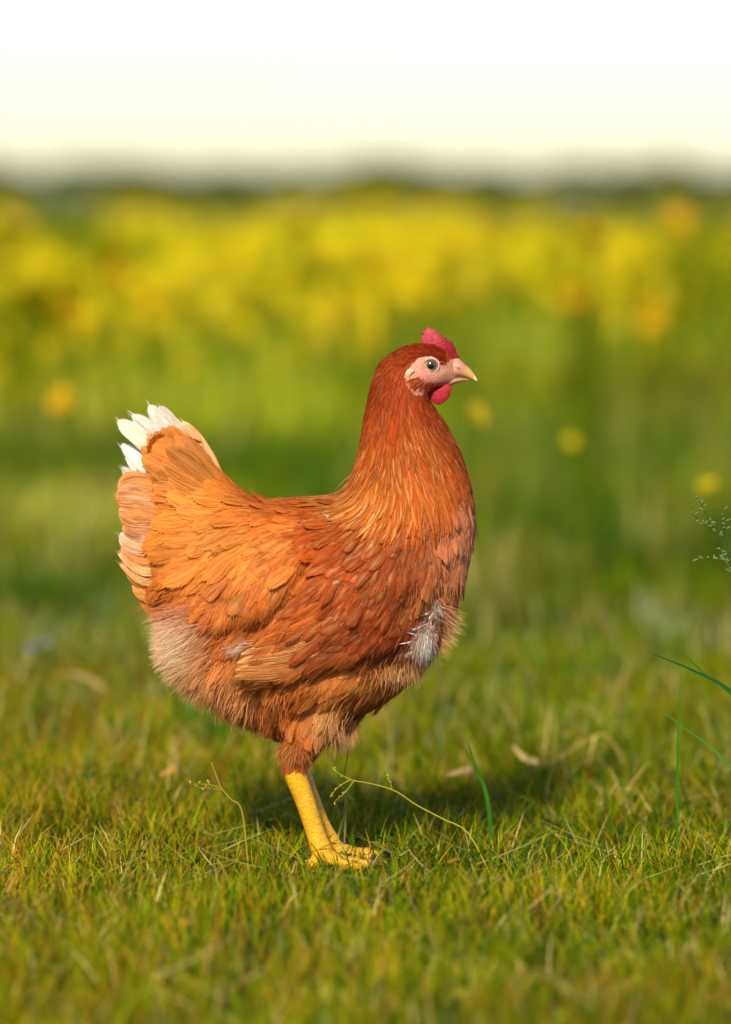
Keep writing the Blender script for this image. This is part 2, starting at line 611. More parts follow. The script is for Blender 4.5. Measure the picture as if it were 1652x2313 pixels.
# rougher grass behind
g = Geo()
N = 70000
dd = D + 1.5 + 8.0 * rng.random(N) ** 1.25
xx = rng.uniform(-1, 1, N) * (0.55 + 0.085 * dd)
xy = np.stack([xx, dd - D], -1)
n1_ = vnoise(xx * 6.5 + 4, xy[:, 1] * 2.6, 8)
n2_ = vnoise(xx * 5.5, xy[:, 1] * 2.2 + 5, 9)
n3_ = vnoise(xx * 11, xy[:, 1] * 5 + 3, 10)
palew = smooth01(0.6, 0.9, n1_)
darkw = smooth01(0.5, 0.8, n2_)
limew = smooth01(0.5, 0.85, vnoise(xx * 4 + 8, xy[:, 1] * 1.6, 13))
wts = np.stack([np.full(N, .40), 0.10 + 1.0 * darkw, 0.08 + .8 * limew, 0.02 + 0.8 * palew, 0.01 + 0.5 * palew, np.full(N, .05)], -1)
c = pick(N, [GREEN, DEEP, LIME, PALE, STRAWC * 0.8, RUST], wts) * (0.62 + 0.7 * n3_)[:, None]
hb = rng.uniform(0.02, 0.055, N) * (1 + 1.1 * palew + 1.0 * smooth01(.55, .85, n3_)) * np.interp(dd, [6, 9, 14], [1, 1.4, 1.7])
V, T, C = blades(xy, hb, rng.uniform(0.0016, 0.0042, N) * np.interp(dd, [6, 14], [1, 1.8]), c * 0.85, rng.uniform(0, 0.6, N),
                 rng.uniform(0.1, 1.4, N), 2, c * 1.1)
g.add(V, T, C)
# thinner cover to both sides
N = 26000
dd = D + 0.3 + 9.5 * rng.random(N)
xx = rng.choice([-1.0, 1.0], N) * (0.5 + 0.05 * dd + (1.0 + 0.24 * dd) * rng.random(N) ** 1.3)
xy = np.stack([xx, dd - D], -1)
n3_ = vnoise(xx * 9, xy[:, 1] * 5 + 3, 10)
c = pick(N, [GREEN, DEEP, LIME, PALE, STRAWC * .8], [.42, .24, .2, .08, .06]) * (0.62 + 0.7 * n3_)[:, None]
V, T, C = blades(xy, rng.uniform(.03, .07, N) * (1 + .8 * n3_), rng.uniform(.003, .007, N), c * .85, rng.uniform(0, .6, N), rng.uniform(.1, 1.4, N), 2, c * 1.1)
g.add(V, T, C)
rough = g.build("rough_grass", MAT_GRASS)
tag(rough, "longer rough grass with pale and dark tufts behind the hen", "grass", kind="stuff")

# tufts that stand out: pale seeding grass, dark lush grass
def cluster(g_, px, py, d, sx, hgt_, n, colr, wd=0.006):
    q_ = at_depth(px, py, d)
    x_ = q_[0] + rng.normal(0, 1, n) * sx
    y_ = q_[1] + rng.normal(0, 1, n) * sx * 1.5
    c_ = np.tile(lin(colr), (n, 1)) * rng.uniform(.7, 1.25, (n, 1))
    V_, T_, C_ = blades(np.stack([x_, y_], -1), rng.uniform(.5, 1.1, n) * hgt_, rng.uniform(.6, 1.3, n) * wd, c_, rng.uniform(0, .35, n), rng.uniform(.1, .9, n), 2, c_ * 1.1)
    g_.add(V_, T_, C_)


g = Geo()
for (px, py, d, sx, h_, n, c_) in [
    (90, 1125, 8.8, .16, .10, 420, (190, 186, 76)), (210, 1130, 8.6, .12, .10, 240, (184, 178, 80)), (-60, 1120, 9, .3, .1, 300, (190, 180, 72)),
    (250, 920, 11.5, .22, .22, 500, (188, 184, 60)), (560, 905, 11.5, .3, .22, 700, (186, 196, 44)), (460, 890, 12, .3, .24, 600, (190, 196, 40)),
    (740, 840, 13, .35, .3, 600, (150, 164, 50)), (850, 770, 14, .4, .3, 600, (190, 196, 24)), (1060, 800, 14, .35, .34, 700, (164, 178, 60)),
    (1330, 850, 13, .35, .26, 700, (200, 194, 50)), (1420, 880, 12, .4, .2, 700, (140, 140, 40)), (1090, 870, 12, .4, .2, 600, (130, 156, 20)),
    (1520, 1370, 6.3, .035, .085, 45, (150, 158, 112)), (1500, 1330, 6.6, .03, .10, 40, (160, 166, 120)), (1610, 1360, 6.4, .06, .06, 60, (150, 148, 90)),
    (1130, 1000, 10, .3, .1, 500, (100, 128, 44)), (1400, 960, 10.5, .4, .1, 600, (96, 120, 34)), (1390, 1060, 9.5, .4, .09, 600, (104, 118, 34)),
    (700, 1060, 9, .3, .09, 500, (84, 122, 36)), (330, 1420, 6, .12, .05, 300, (146, 150, 96)), (1250, 1440, 5.9, .2, .05, 500, (128, 142, 96)),
    (200, 1320, 6.6, .2, .05, 400, (126, 146, 92)), (60, 1230, 7.4, .2, .06, 400, (100, 124, 56)),
    # dark, lush
    (560, 985, 10.5, .55, .12, 1500, (58, 104, 14)), (720, 940, 11, .5, .14, 1200, (62, 110, 14)), (1590, 860, 13, .45, .24, 2600, (58, 74, 6)), (1400, 1000, 10.5, .5, .1, 1500, (70, 92, 10)), (1250, 880, 12.5, .5, .16, 1200, (84, 112, 8)), (900, 1120, 8.5, .5, .08, 900, (66, 108, 8)), (330, 1060, 9.5, .35, .1, 900, (66, 104, 8)),
    (1620, 960, 11, .3, .12, 800, (56, 90, 14)), (1130, 760, 15, .35, .3, 700, (80, 122, 8)), (760, 800, 14, .3, .24, 600, (84, 124, 10)),
    (1580, 1150, 8, .25, .1, 900, (44, 78, 8)), (1200, 1180, 7.8, .3, .07, 700, (70, 112, 12)), (1120, 1390, 6.1, .08, .05, 400, (60, 120, 24)),
    (40, 1010, 10.5, .4, .12, 1000, (84, 100, 10)), (1350, 1190, 8, .3, .07, 600, (86, 100, 16)), (480, 1530, 5.5, .05, .05, 260, (60, 116, 16)),
    (1370, 1440, 6, .05, .05, 200, (50, 110, 20)), (230, 1460, 5.9, .1, .05, 300, (72, 110, 14))]:
    cluster(g, px, py, d, sx, h_, int(n * .6), c_, 0.003 + 0.0005 * d)
tufts = g.build("grass_tufts", MAT_GRASS)
tag(tufts, "pale seeding and dark lush grass tufts between lawn and meadow", "grass", kind="stuff")

# the tall meadow further off
g = Geo()
N = 62000
dd = 12.0 + 60.0 * rng.random(N) ** 1.7
xx = rng.uniform(-1, 1, N) * (0.6 + 0.088 * dd)
xy = np.stack([xx, dd - D], -1)
dn = vnoise(xx * 2.6, xy[:, 1] * 0.8, 18)
wts = np.stack([np.full(N, .4), 0.04 + 0.5 * (dn > 0.62), np.full(N, .7), np.full(N, .02)], -1)
c = pick(N, [GREEN, DEEP, LIME, PALE], wts) * (0.6 + 0.7 * vnoise(xx * 4.2 + 2, xy[:, 1] * 1.2, 19))[:, None]
hh = np.clip((dd - 12) / 6, 0.25, 1) * rng.uniform(0.14, 0.38, N)
V, T, C = blades(xy, hh, rng.uniform(0.006, 0.014, N), c * 0.9, rng.uniform(0, 0.3, N), rng.uniform(0.1, 0.9, N), 2, c * 1.1)
g.add(V, T, C)
N = 28000
dd = 11.0 + 70.0 * rng.random(N) ** 1.6
xx = rng.choice([-1.0, 1.0], N) * (0.4 + 0.06 * dd + (1.0 + 0.26 * dd) * rng.random(N) ** 1.2)
xy = np.stack([xx, dd - D], -1)
c = pick(N, [GREEN, DEEP, LIME], [.4, .2, .5]) * (0.6 + 0.7 * vnoise(xx * 4.2 + 2, xy[:, 1] * 1.2, 19))[:, None]
hh = np.clip((dd - 11) / 6, 0.25, 1) * rng.uniform(0.14, 0.38, N)
V, T, C = blades(xy, hh, rng.uniform(0.010, 0.022, N), c * 0.9, rng.uniform(0, 0.3, N), rng.uniform(0.1, 0.9, N), 2, c * 1.1)
g.add(V, T, C)
mead = g.build("meadow_grass", MAT_GRASS)
tag(mead, "tall green meadow grass far behind the hen below the horizon", "grass", kind="stuff")


# ------------------------------------------------------------------ far trees along the horizon
def far_tree(x_, y_, h_, w_, label, k_):
    root_ = empty("far_tree", (x_, y_, 0), label, "tree", "trees along the horizon")
    V_, T_ = tube(np.array([x_, y_, -.2]) + spline([(0, 0, 0), (.1, 0, h_ * .3), (-.1, 0, h_ * .6)], 8), np.linspace(h_ * .04, h_ * .015, 8), 8)
    g_ = Geo()
    g_.add(V_, T_, lin([86, 70, 48]))
    g_.build("trunk", MAT_STRAW, root_)
    n_ = 1100
    lob = rng.normal(0, 1, (9, 3)) * np.array([w_ * .28, w_ * .28, h_ * .16])
    c_ = lob[rng.integers(0, 9, n_)] + vnorm(rng.normal(0, 1, (n_, 3))) * (rng.random((n_, 1)) ** .4) * np.array([w_ * .24, w_ * .24, h_ * .2])
    c_ += np.array([x_, y_, h_ * .58])
    c_[:, 2] = np.maximum(c_[:, 2], h_ * .06)
    a_ = vnorm(rng.normal(0, 1, (n_, 3))) * .62
    b_ = vnorm(np.cross(a_, rng.normal(0, 1, (n_, 3)))) * .46
    V_ = np.stack([c_ - a_, c_ + b_, c_ + a_, c_ - b_], 1).reshape(-1, 3)
    q_ = np.arange(n_) * 4
    T_ = np.concatenate([np.stack([q_, q_ + 1, q_ + 2], -1), np.stack([q_, q_ + 2, q_ + 3], -1)])
    g_ = Geo()
    g_.add(V_, T_, np.repeat(lin([112, 122, 16])[None] * rng.uniform(.6, 1.3, (n_, 1)), 4, 0))
    g_.build("crown", MAT_GRASS, root_)


xs = -62.0
k_ = 0
while xs < 62:
    far_tree(xs, 560 + rng.uniform(-40, 60), rng.uniform(2.0, 4.0), rng.uniform(7, 12), "low rounded far tree blurred along the meadow's horizon", k_)
    xs += rng.uniform(3.2, 6.0)
    k_ += 1

# ------------------------------------------------------------------ yellow flowers
YEL = lin([214, 200, 2])
YEL2 = lin([222, 176, 2])


def flower_head(rad, npet=11, rings=2, seed=0):
    r_ = np.random.default_rng(seed)
    V, T, C = [], [], []
    k = 0
    for ring in range(rings):
        rr = rad * (1 - 0.38 * ring)
        tilt = 0.25 + 0.5 * ring
        for i in range(npet):
            a = 2 * np.pi * (i + 0.5 * ring) / npet + r_.uniform(-.1, .1)
            d = np.array([np.cos(a), np.sin(a), 0])
            s = np.array([-np.sin(a), np.cos(a), 0])
            L = rr * r_.uniform(.9, 1.05)
            w = rr * 0.27
            up = np.array([0, 0, 1.0])
            p0 = up * 0.001 * ring
            p1 = d * L * 0.55 * np.cos(tilt) + up * L * 0.55 * np.sin(tilt)
            p2 = d * L * np.cos(tilt * .8) + up * L * np.sin(tilt * .8)
            V += [p0 - s * w * .3, p0 + s * w * .3, p1 - s * w, p1 + s * w, p2 - s * w * .6, p2 + s * w * .6]
            T += [(k, k + 1, k + 3), (k, k + 3, k + 2), (k + 2, k + 3, k + 5), (k + 2, k + 5, k + 4)]
            cc = YEL if (i + ring) % 3 else YEL2
            C += [cc * .9, cc * .9, cc, cc, cc, cc]
            k += 6
    return np.array(V), np.array(T), np.array(C)


# mass of flowers too many to count: thick in drifts, thin between them
def drift(px, py):
    """how thickly flowers stand in the direction of a photograph pixel"""
    edge = np.interp(px, [-400, 0, 200, 330, 470, 600, 720, 850, 1000, 1110, 1250, 1350, 1480, 1560, 1652, 2100], [880, 880, 850, 800, 770, 760, 730, 700, 660, 640, 700, 740, 730, 650, 610, 640])
    f = .75 * smooth01(edge + 20, edge - 120, py) + .25 * smooth01(edge + 150, edge - 20, py)
    b = lambda cx, cy, sx, sy: np.exp(-((px - cx) / sx) ** 2 - ((py - cy) / sy) ** 2)
    f = f * (1 - .75 * b(530, 480, 120, 40) - .85 * b(1120, 620, 100, 90) - .7 * b(1600, 580, 120, 130) - .55 * b(420, 540, 70, 80) - .6 * b(120, 510, 100, 45) - .5 * b(250, 740, 60, 60) - .5 * b(760, 500, 60, 40))
    f = f * (0.12 + 0.88 * smooth01(.25, .8, vnoise(px / 85 + 3, py / 62, 23))) + .25 * b(930, 580, 200, 70) + .2 * b(150, 690, 120, 60)
    return np.clip(f, 0, 1)


g = Geo()
N = 90000
dd = 11.0 + 50.0 * rng.random(N) ** 1.9
xx = rng.uniform(-1, 1, N)
xx = np.sign(xx) * np.abs(xx) ** 1.5 * (1.2 + 0.26 * dd)
hh = rng.uniform(0.12, 0.5, N)
kk_ = D / dd
hpx, hpy = CX + xx * kk_ / S, HZ + (H - hh) * kk_ / S
keep = rng.random(N) < drift(hpx, hpy) * np.interp(dd, [11, 16, 60], [.24, .34, .24])
dd, xx, hh = dd[keep], xx[keep], hh[keep]
N = len(dd)
fz = ground_z(xx, dd - D) + hh
hv = [flower_head(0.021, 5, 1, s) for s in range(4)]
for k in range(4):
    sel = np.arange(k, N, 4)
    V0, T0, C0 = hv[k]
    sc = rng.uniform(0.75, 1.35, len(sel))
    tx, ty = rng.normal(0, .5, len(sel)), rng.normal(-.55, .5, len(sel))     # heads nod
    P = V0[None] * sc[:, None, None]
    P = np.stack([P[..., 0], P[..., 1], P[..., 2] - P[..., 0] * 0 + P[..., 0] * tx[:, None] + P[..., 1] * ty[:, None] * -1], -1)
    P = P + np.stack([xx[sel], dd[sel] - D, fz[sel]], -1)[:, None]
    TT = (T0[None] + (np.arange(len(sel)) * len(V0))[:, None, None]).reshape(-1, 3)
    CC = C0[None] * rng.uniform(.85, 1.1, (len(sel), 1, 1))
    g.add(P.reshape(-1, 3), TT, CC.reshape(-1, 3))
massf = g.build("meadow_flowers", MAT_PETAL)
tag(massf, "yellow flowers massed in the tall meadow below the horizon", "flowers", kind="stuff")
g = Geo()
V, T, C = blades(np.stack([xx, dd - D], -1), hh, np.full(N, 0.003), np.tile(GREEN, (N, 1)), np.zeros(N), np.zeros(N), 1)
g.add(V, T, C)
ms2 = g.build("meadow_flower_stems", MAT_GRASS)
tag(ms2, "thin green stems under the massed yellow meadow flowers", "flowers", kind="stuff")

HEADS = []
for s in range(4):
    V0, T0, C0 = flower_head(0.5, 13, 3, 40 + s)
    if s == 3:
        C0 = C0 * np.array([1.08, .78, .9])
    HEADS.append(mesh_from("flower_head", V0, T0, C0, np.zeros_like(V0), MAT_PETAL))
pth = spline([(0, 0, 0), (0.02, 0.01, .35), (-0.015, .02, .7), (0, 0, 1)], 8)
V0, T0 = tube(pth, np.linspace(0.012, 0.008, 8), 6)
STEM = mesh_from("flower_stem", V0, T0, np.tile(GREEN, (len(V0), 1)), np.zeros_like(V0), MAT_GRASS)


def yellow_flower(px, py, d, diam, label, group=None, k=0, name="yellow_flower", heads=None):
    q = at_depth(px, py, d)
    gz_ = float(ground_z(np.array([q[0]]), np.array([q[1]]))[0])
    hgt_ = max(q[2] - gz_, 0.03)
    root = empty(name, (q[0], q[1], gz_), label, "flower", group)
    st = bpy.data.objects.new("stem", STEM)
    st.scale = (0.25, 0.25, hgt_)
    hd = bpy.data.objects.new("flower_head", (heads or HEADS)[k % 4])
    hd.scale = (diam, diam, diam)
    hd.location = (0, 0, hgt_)
    hd.rotation_euler = (0.75 + 0.25 * math.sin(px), 0.3 * math.cos(py), px * 1.7)
    for o in (st, hd):
        o.parent = root
        COL.objects.link(o)
    return root


# the ones the photograph singles out (pixel, distance, head diameter)
yellow_flower(1076, 936, 7.0, 0.040, "single round yellow flower standing in green grass just beyond the hen's wattle", k=0)
yellow_flower(1290, 998, 7.6, 0.022, "faint yellow flower low in the green grass between the wattle's flower and the feathery weed", k=1)
yellow_flower(1600, 1098, 6.8, 0.028, "small yellow flower just above the feathery weed's tips", k=2)
yellow_flower(140, 905, 8.5, 0.046, "lone orange-yellow flower in green grass before the meadow, left of the hen's tail", k=3)
yellow_flower(432, 838, 9.5, 0.062, "bright yellow flower above the hen's back, lowest of the meadow's front edge", k=0)
yellow_flower(605, 722, 11.0, 0.075, "large bright yellow flower at the meadow's edge over the hen's back", k=1)
grp = "yellow flowers along the meadow edge"
lab = "blurred yellow flower head on a tall stem in the flowering meadow"
spots = [(75, 690, 10), (150, 700, 10.5), (160, 660, 11), (255, 615, 12), (20, 520, 12), (20, 575, 12.5), (345, 695, 12), (370, 680, 13),
         (780, 690, 11.5), (1345, 540, 11), (1330, 515, 12), (1535, 505, 12), (1440, 650, 11), (1300, 670, 12), (1450, 690, 12.5), (1480, 720, 12),
         (1320, 690, 12), (1310, 660, 12), (680, 492, 13), (960, 560, 13), (1000, 590, 13), (1020, 560, 13.5), (880, 600, 13), (930, 640, 13)]
for i, (px, py, d) in enumerate(spots):
    for q_ in range(4):
        yellow_flower(px + rng.normal(0, 10), py + rng.normal(0, 14), d * .93 + rng.uniform(-.3, .3), 0.056, lab, grp, 3 if i % 2 else i + q_)
for i in range(160):
    d = 12.5 + 9 * rng.random()
    px = rng.uniform(-150, 1800)
    py = rng.uniform(500, 640) if rng.random() < 0.65 else rng.uniform(560, 745 - max(0, (px - 900) * 0.03))
    if at_depth(px, py, d)[2] < 0.1:
        continue
    yellow_flower(px, py, d, rng.uniform(0.03, 0.048), lab, grp, i)

WHEADS = []
for s in range(4):
    V0, T0, C0 = flower_head(0.5, 14, 3, 60 + s)
    WHEADS.append(mesh_from("flower_head", V0, T0, np.tile(lin([238, 236, 226]), (len(V0), 1)), np.zeros_like(V0), MAT_PETAL))
yellow_flower(87, 1464, 6.0, 0.036, "small white daisy in the grass behind the hen's fluffy rear", k=1, name="white_daisy", heads=WHEADS)
#HEN
# ------------------------------------------------------------------ the hen
OUT = [(1030, 818), (1024, 806), (1004, 792), (984, 780), (958, 774), (934, 778), (906, 786), (880, 802), (858, 824), (843, 858), (831, 905),
       (822, 955), (815, 1006), (803, 1056), (786, 1096), (760, 1120), (716, 1127), (655, 1130), (606, 1131), (574, 1126), (545, 1106), (512, 1080),
       (484, 1048), (458, 1014), (442, 1002), (416, 1000), (388, 1012), (364, 1034), (350, 1062), (346, 1085), (336, 1110), (330, 1170), (330, 1240),
       (338, 1300), (352, 1350), (378, 1385), (392, 1412), (390, 1455), (402, 1505), (432, 1545), (480, 1585), (540, 1622), (596, 1650), (650, 1668),
       (710, 1668), (770, 1645), (822, 1610), (876, 1580), (930, 1532), (962, 1490), (992, 1440), (1016, 1400), (1036, 1356), (1056, 1290), (1070, 1220),
       (1072, 1155), (1058, 1085), (1036, 1015), (1010, 965), (985, 928), (970, 900), (982, 884), (1004, 872), (1024, 866), (1036, 852), (1038, 834)]
OUTS = closed_spline(OUT, 400)
HEN = empty("hen", tuple(wpt(735, 1950)), "brown hen with white tail feathers standing in profile on the grass", "hen")

GRID = 4.0
X, Y, M, U = inflate(OUTS, GRID, 500)
W = np.sqrt(U)


def gauss2(cx, cy, sx, sy):
    return np.exp(-((X - cx) / sx) ** 2 - ((Y - cy) / sy) ** 2)


k = np.full(X.shape, 0.93)
k -= 0.30 * smooth01(620, 420, X) * smooth01(1420, 1250, Y)
k -= 0.22 * smooth01(480, 360, X) * smooth01(1180, 1000, Y)
k -= 0.10 * gauss2(975, 840, 70, 60)
k -= 0.18 * smooth01(1540, 1670, Y)
W = W * k
WING = [(1000, 1250), (1002, 1330), (985, 1410), (930, 1440), (880, 1470), (790, 1492), (700, 1520), (610, 1540), (545, 1540), (528, 1500), (560, 1450),
        (612, 1400), (660, 1340), (700, 1280), (730, 1200), (800, 1150), (900, 1160), (960, 1190)]
RUMP = [(735, 1135), (735, 1200), (700, 1275), (655, 1345), (600, 1395), (520, 1420), (440, 1420), (370, 1395), (335, 1340), (325, 1100), (345, 980),
        (410, 970), (580, 1125)]
dw = poly_dist(WING, X, Y) * np.where(in_poly(WING, X, Y), 1, -1)
dr = poly_dist(RUMP, X, Y) * np.where(in_poly(RUMP, X, Y), 1, -1)
W = W + M * 18 * gauss2(952, 1440, 34, 44)
W = W + M * (40 * smooth01(-4, 26, dw) * smooth01(1130, 1330, Y) * (1 - .85 * gauss2(965, 1400, 75, 85)) + 28 * smooth01(-4, 30, dr) * smooth01(1150, 1300, Y))
W = W + M * np.minimum(W, 40) / 40 * (24 * gauss2(740, 1560, 150, 85))
body_ = smooth01(40, 90, W) * (Y > 1120)
lump = (vnoise(X / 62 + Y / 150, Y / 44, 90) - .5) + .6 * (vnoise(X / 30 + 9, Y / 24, 91) - .5)
W = W + M * body_ * 15 * lump
tail_ = smooth01(500, 420, X) * smooth01(1130, 990, Y)
W = W * (1 - .62 * tail_)
# relief of the face: eye socket, brow, cheek
W = W + M * np.minimum(W, 20) / 20 * (5 * gauss2(978, 806, 26, 7) - 3.0 * gauss2(973, 824, 13, 12) + 4 * gauss2(950, 862, 20, 14) + 3 * gauss2(1000, 845, 20, 10))
W = W * (1 - .42 * smooth01(995, 1036, X) * smooth01(900, 870, Y))
V, T = heightfield_mesh(X, Y, M, W)
V = laplace(V, T, 3, 0.5)
parts_V, parts_T, off = [V], [T], len(V)


def add_part(V, T):
    global off
    parts_V.append(V)
    parts_T.append(T + off)
    off += len(V)


LEGS = {}
for side, dx in ((-1, 0), (1, 5)):
    dep = 78 * side
    # thigh, hock, shank
    P = spline([(748 + dx, dep * .9, 1540), (715 + dx, dep, 1610), (684 + dx, dep, 1672), (664 + dx, dep * .96, 1722), (690 + dx, dep * .94, 1800), (716 + dx * 2.2, dep * .93, 1880), (736 + dx * 4, dep * .93, 1934)], 30)
    tt = np.linspace(0, 1, 30)
    rad = np.interp(tt, [0, .17, .33, .45, .52, .66, .8, .94, 1], [78, 62, 38, 27, 26, 22.5, 21.5, 25, 21])
    V1, T1 = tube(P, rad, 16)
    add_part(V1, T1)
    foot = np.array([738 + dx * 4, dep * .93, 1932.0])
    LEGS[side] = foot
    # three toes forward, one back, each with a claw
    for ang, L in ((0.05, 128), (0.62, 104), (-0.58, 108), (math.pi - 0.25, 62)):
        c_, s_ = math.cos(ang), math.sin(ang)
        fl = 1 if side < 0 else -1
        Q = spline([foot + np.array([0, 0, -6]), foot + np.array([c_ * L * .3, -fl * s_ * L * .3, 2]), foot + np.array([c_ * L * .62, -fl * s_ * L * .62, 9]),
                    foot + np.array([c_ * L * .88, -fl * s_ * L * .88, 8]), foot + np.array([c_ * L * 1.08, -fl * s_ * L * 1.08, 15])], 14)
        rr = np.interp(np.linspace(0, 1, 14), [0, .3, .42, .55, .8, .86, 1], [17, 12.5, 13.5, 11, 9.5, 7, 2.2])
        V1, T1 = tube(Q, rr, 10)
        add_part(V1, T1)

V = np.vstack(parts_V)
T = np.vstack(parts_T)
tmp = bpy.data.objects.new("hen_shape", mesh_from("hen_shape", px2w(V), T))
COL.objects.link(tmp)
md = tmp.modifiers.new("remesh", 'REMESH')
md.mode = 'VOXEL'
md.voxel_size = 4.2 * S
dg = bpy.context.evaluated_depsgraph_get()
ev = tmp.evaluated_get(dg)
em = ev.to_mesh()
em.calc_loop_triangles()
BV = np.empty(len(em.vertices) * 3)
em.vertices.foreach_get("co", BV)
BV = BV.reshape(-1, 3)
BT = np.empty(len(em.loop_triangles) * 3, np.int32)
em.loop_triangles.foreach_get("vertices", BT)
BT = BT.reshape(-1, 3)
ev.to_mesh_clear()
bpy.data.objects.remove(tmp)
BV = laplace(BV, BT, 4, 0.5)
BX, BY, BD = BV[:, 0] / S + CX, GY - BV[:, 2] / S, BV[:, 1] / S

FACE = [(930, 822), (946, 806), (970, 802), (990, 810), (1008, 824), (1018, 812), (1036, 806), (1050, 830), (1040, 862), (1018, 868), (1003, 866),
        (984, 880), (966, 890), (940, 890), (922, 872), (915, 846)]
SKIN = lin([196, 136, 114])
SKINRED = lin([158, 62, 40])
YLEG = lin([228, 164, 22])
UNDER = lin([150, 66, 18])
bc = np.tile(UNDER, (len(BV), 1))
inf_ = in_poly(FACE, BX, BY)
red = np.clip(0.95 * np.exp(-((BX - 945) / 30) ** 2 - ((BY - 868) / 15) ** 2) + 0.8 * np.exp(-((BX - 985) / 18) ** 2 - ((BY - 872) / 9) ** 2)
              + 0.5 * vnoise(BX / 5, BY / 5, 30) * vnoise(BX / 11, BY / 11, 33), 0, 1)[:, None]
bc[inf_] = (SKIN * (1 - red) + SKINRED * red)[inf_]
legm = (BY > 1690)
bc[legm] = YLEG * (0.85 + 0.3 * vnoise(BX[legm] / 9, BY[legm] / 5, 31))[:, None]
for sd in (-1, 1):
    f_ = LEGS[sd]
    rr_ = np.hypot(BX - f_[0], BD - f_[1])
    claw = (BY > 1915) & (np.sign(BD) == sd) & (((rr_ > 99) & (BX > f_[0])) | ((rr_ > 54) & (BX < f_[0] - 20)))
    bc[claw] = lin([92, 74, 50])
me = mesh_from("body", BV, BT, bc, np.zeros_like(BV), MAT_SKIN)
me.materials.append(MAT_LEG)
me.materials.append(MAT_DOWN)
me.polygons.foreach_set("material_index", np.where(BY[BT].mean(1) > 1700, 1, np.where(inf_[BT].any(1), 0, 2)).astype(np.int32))
body = link("body", me, HEN)
bvh = BVHTree.FromPolygons([tuple(v) for v in BV], [tuple(int(i) for i in t) for t in BT])

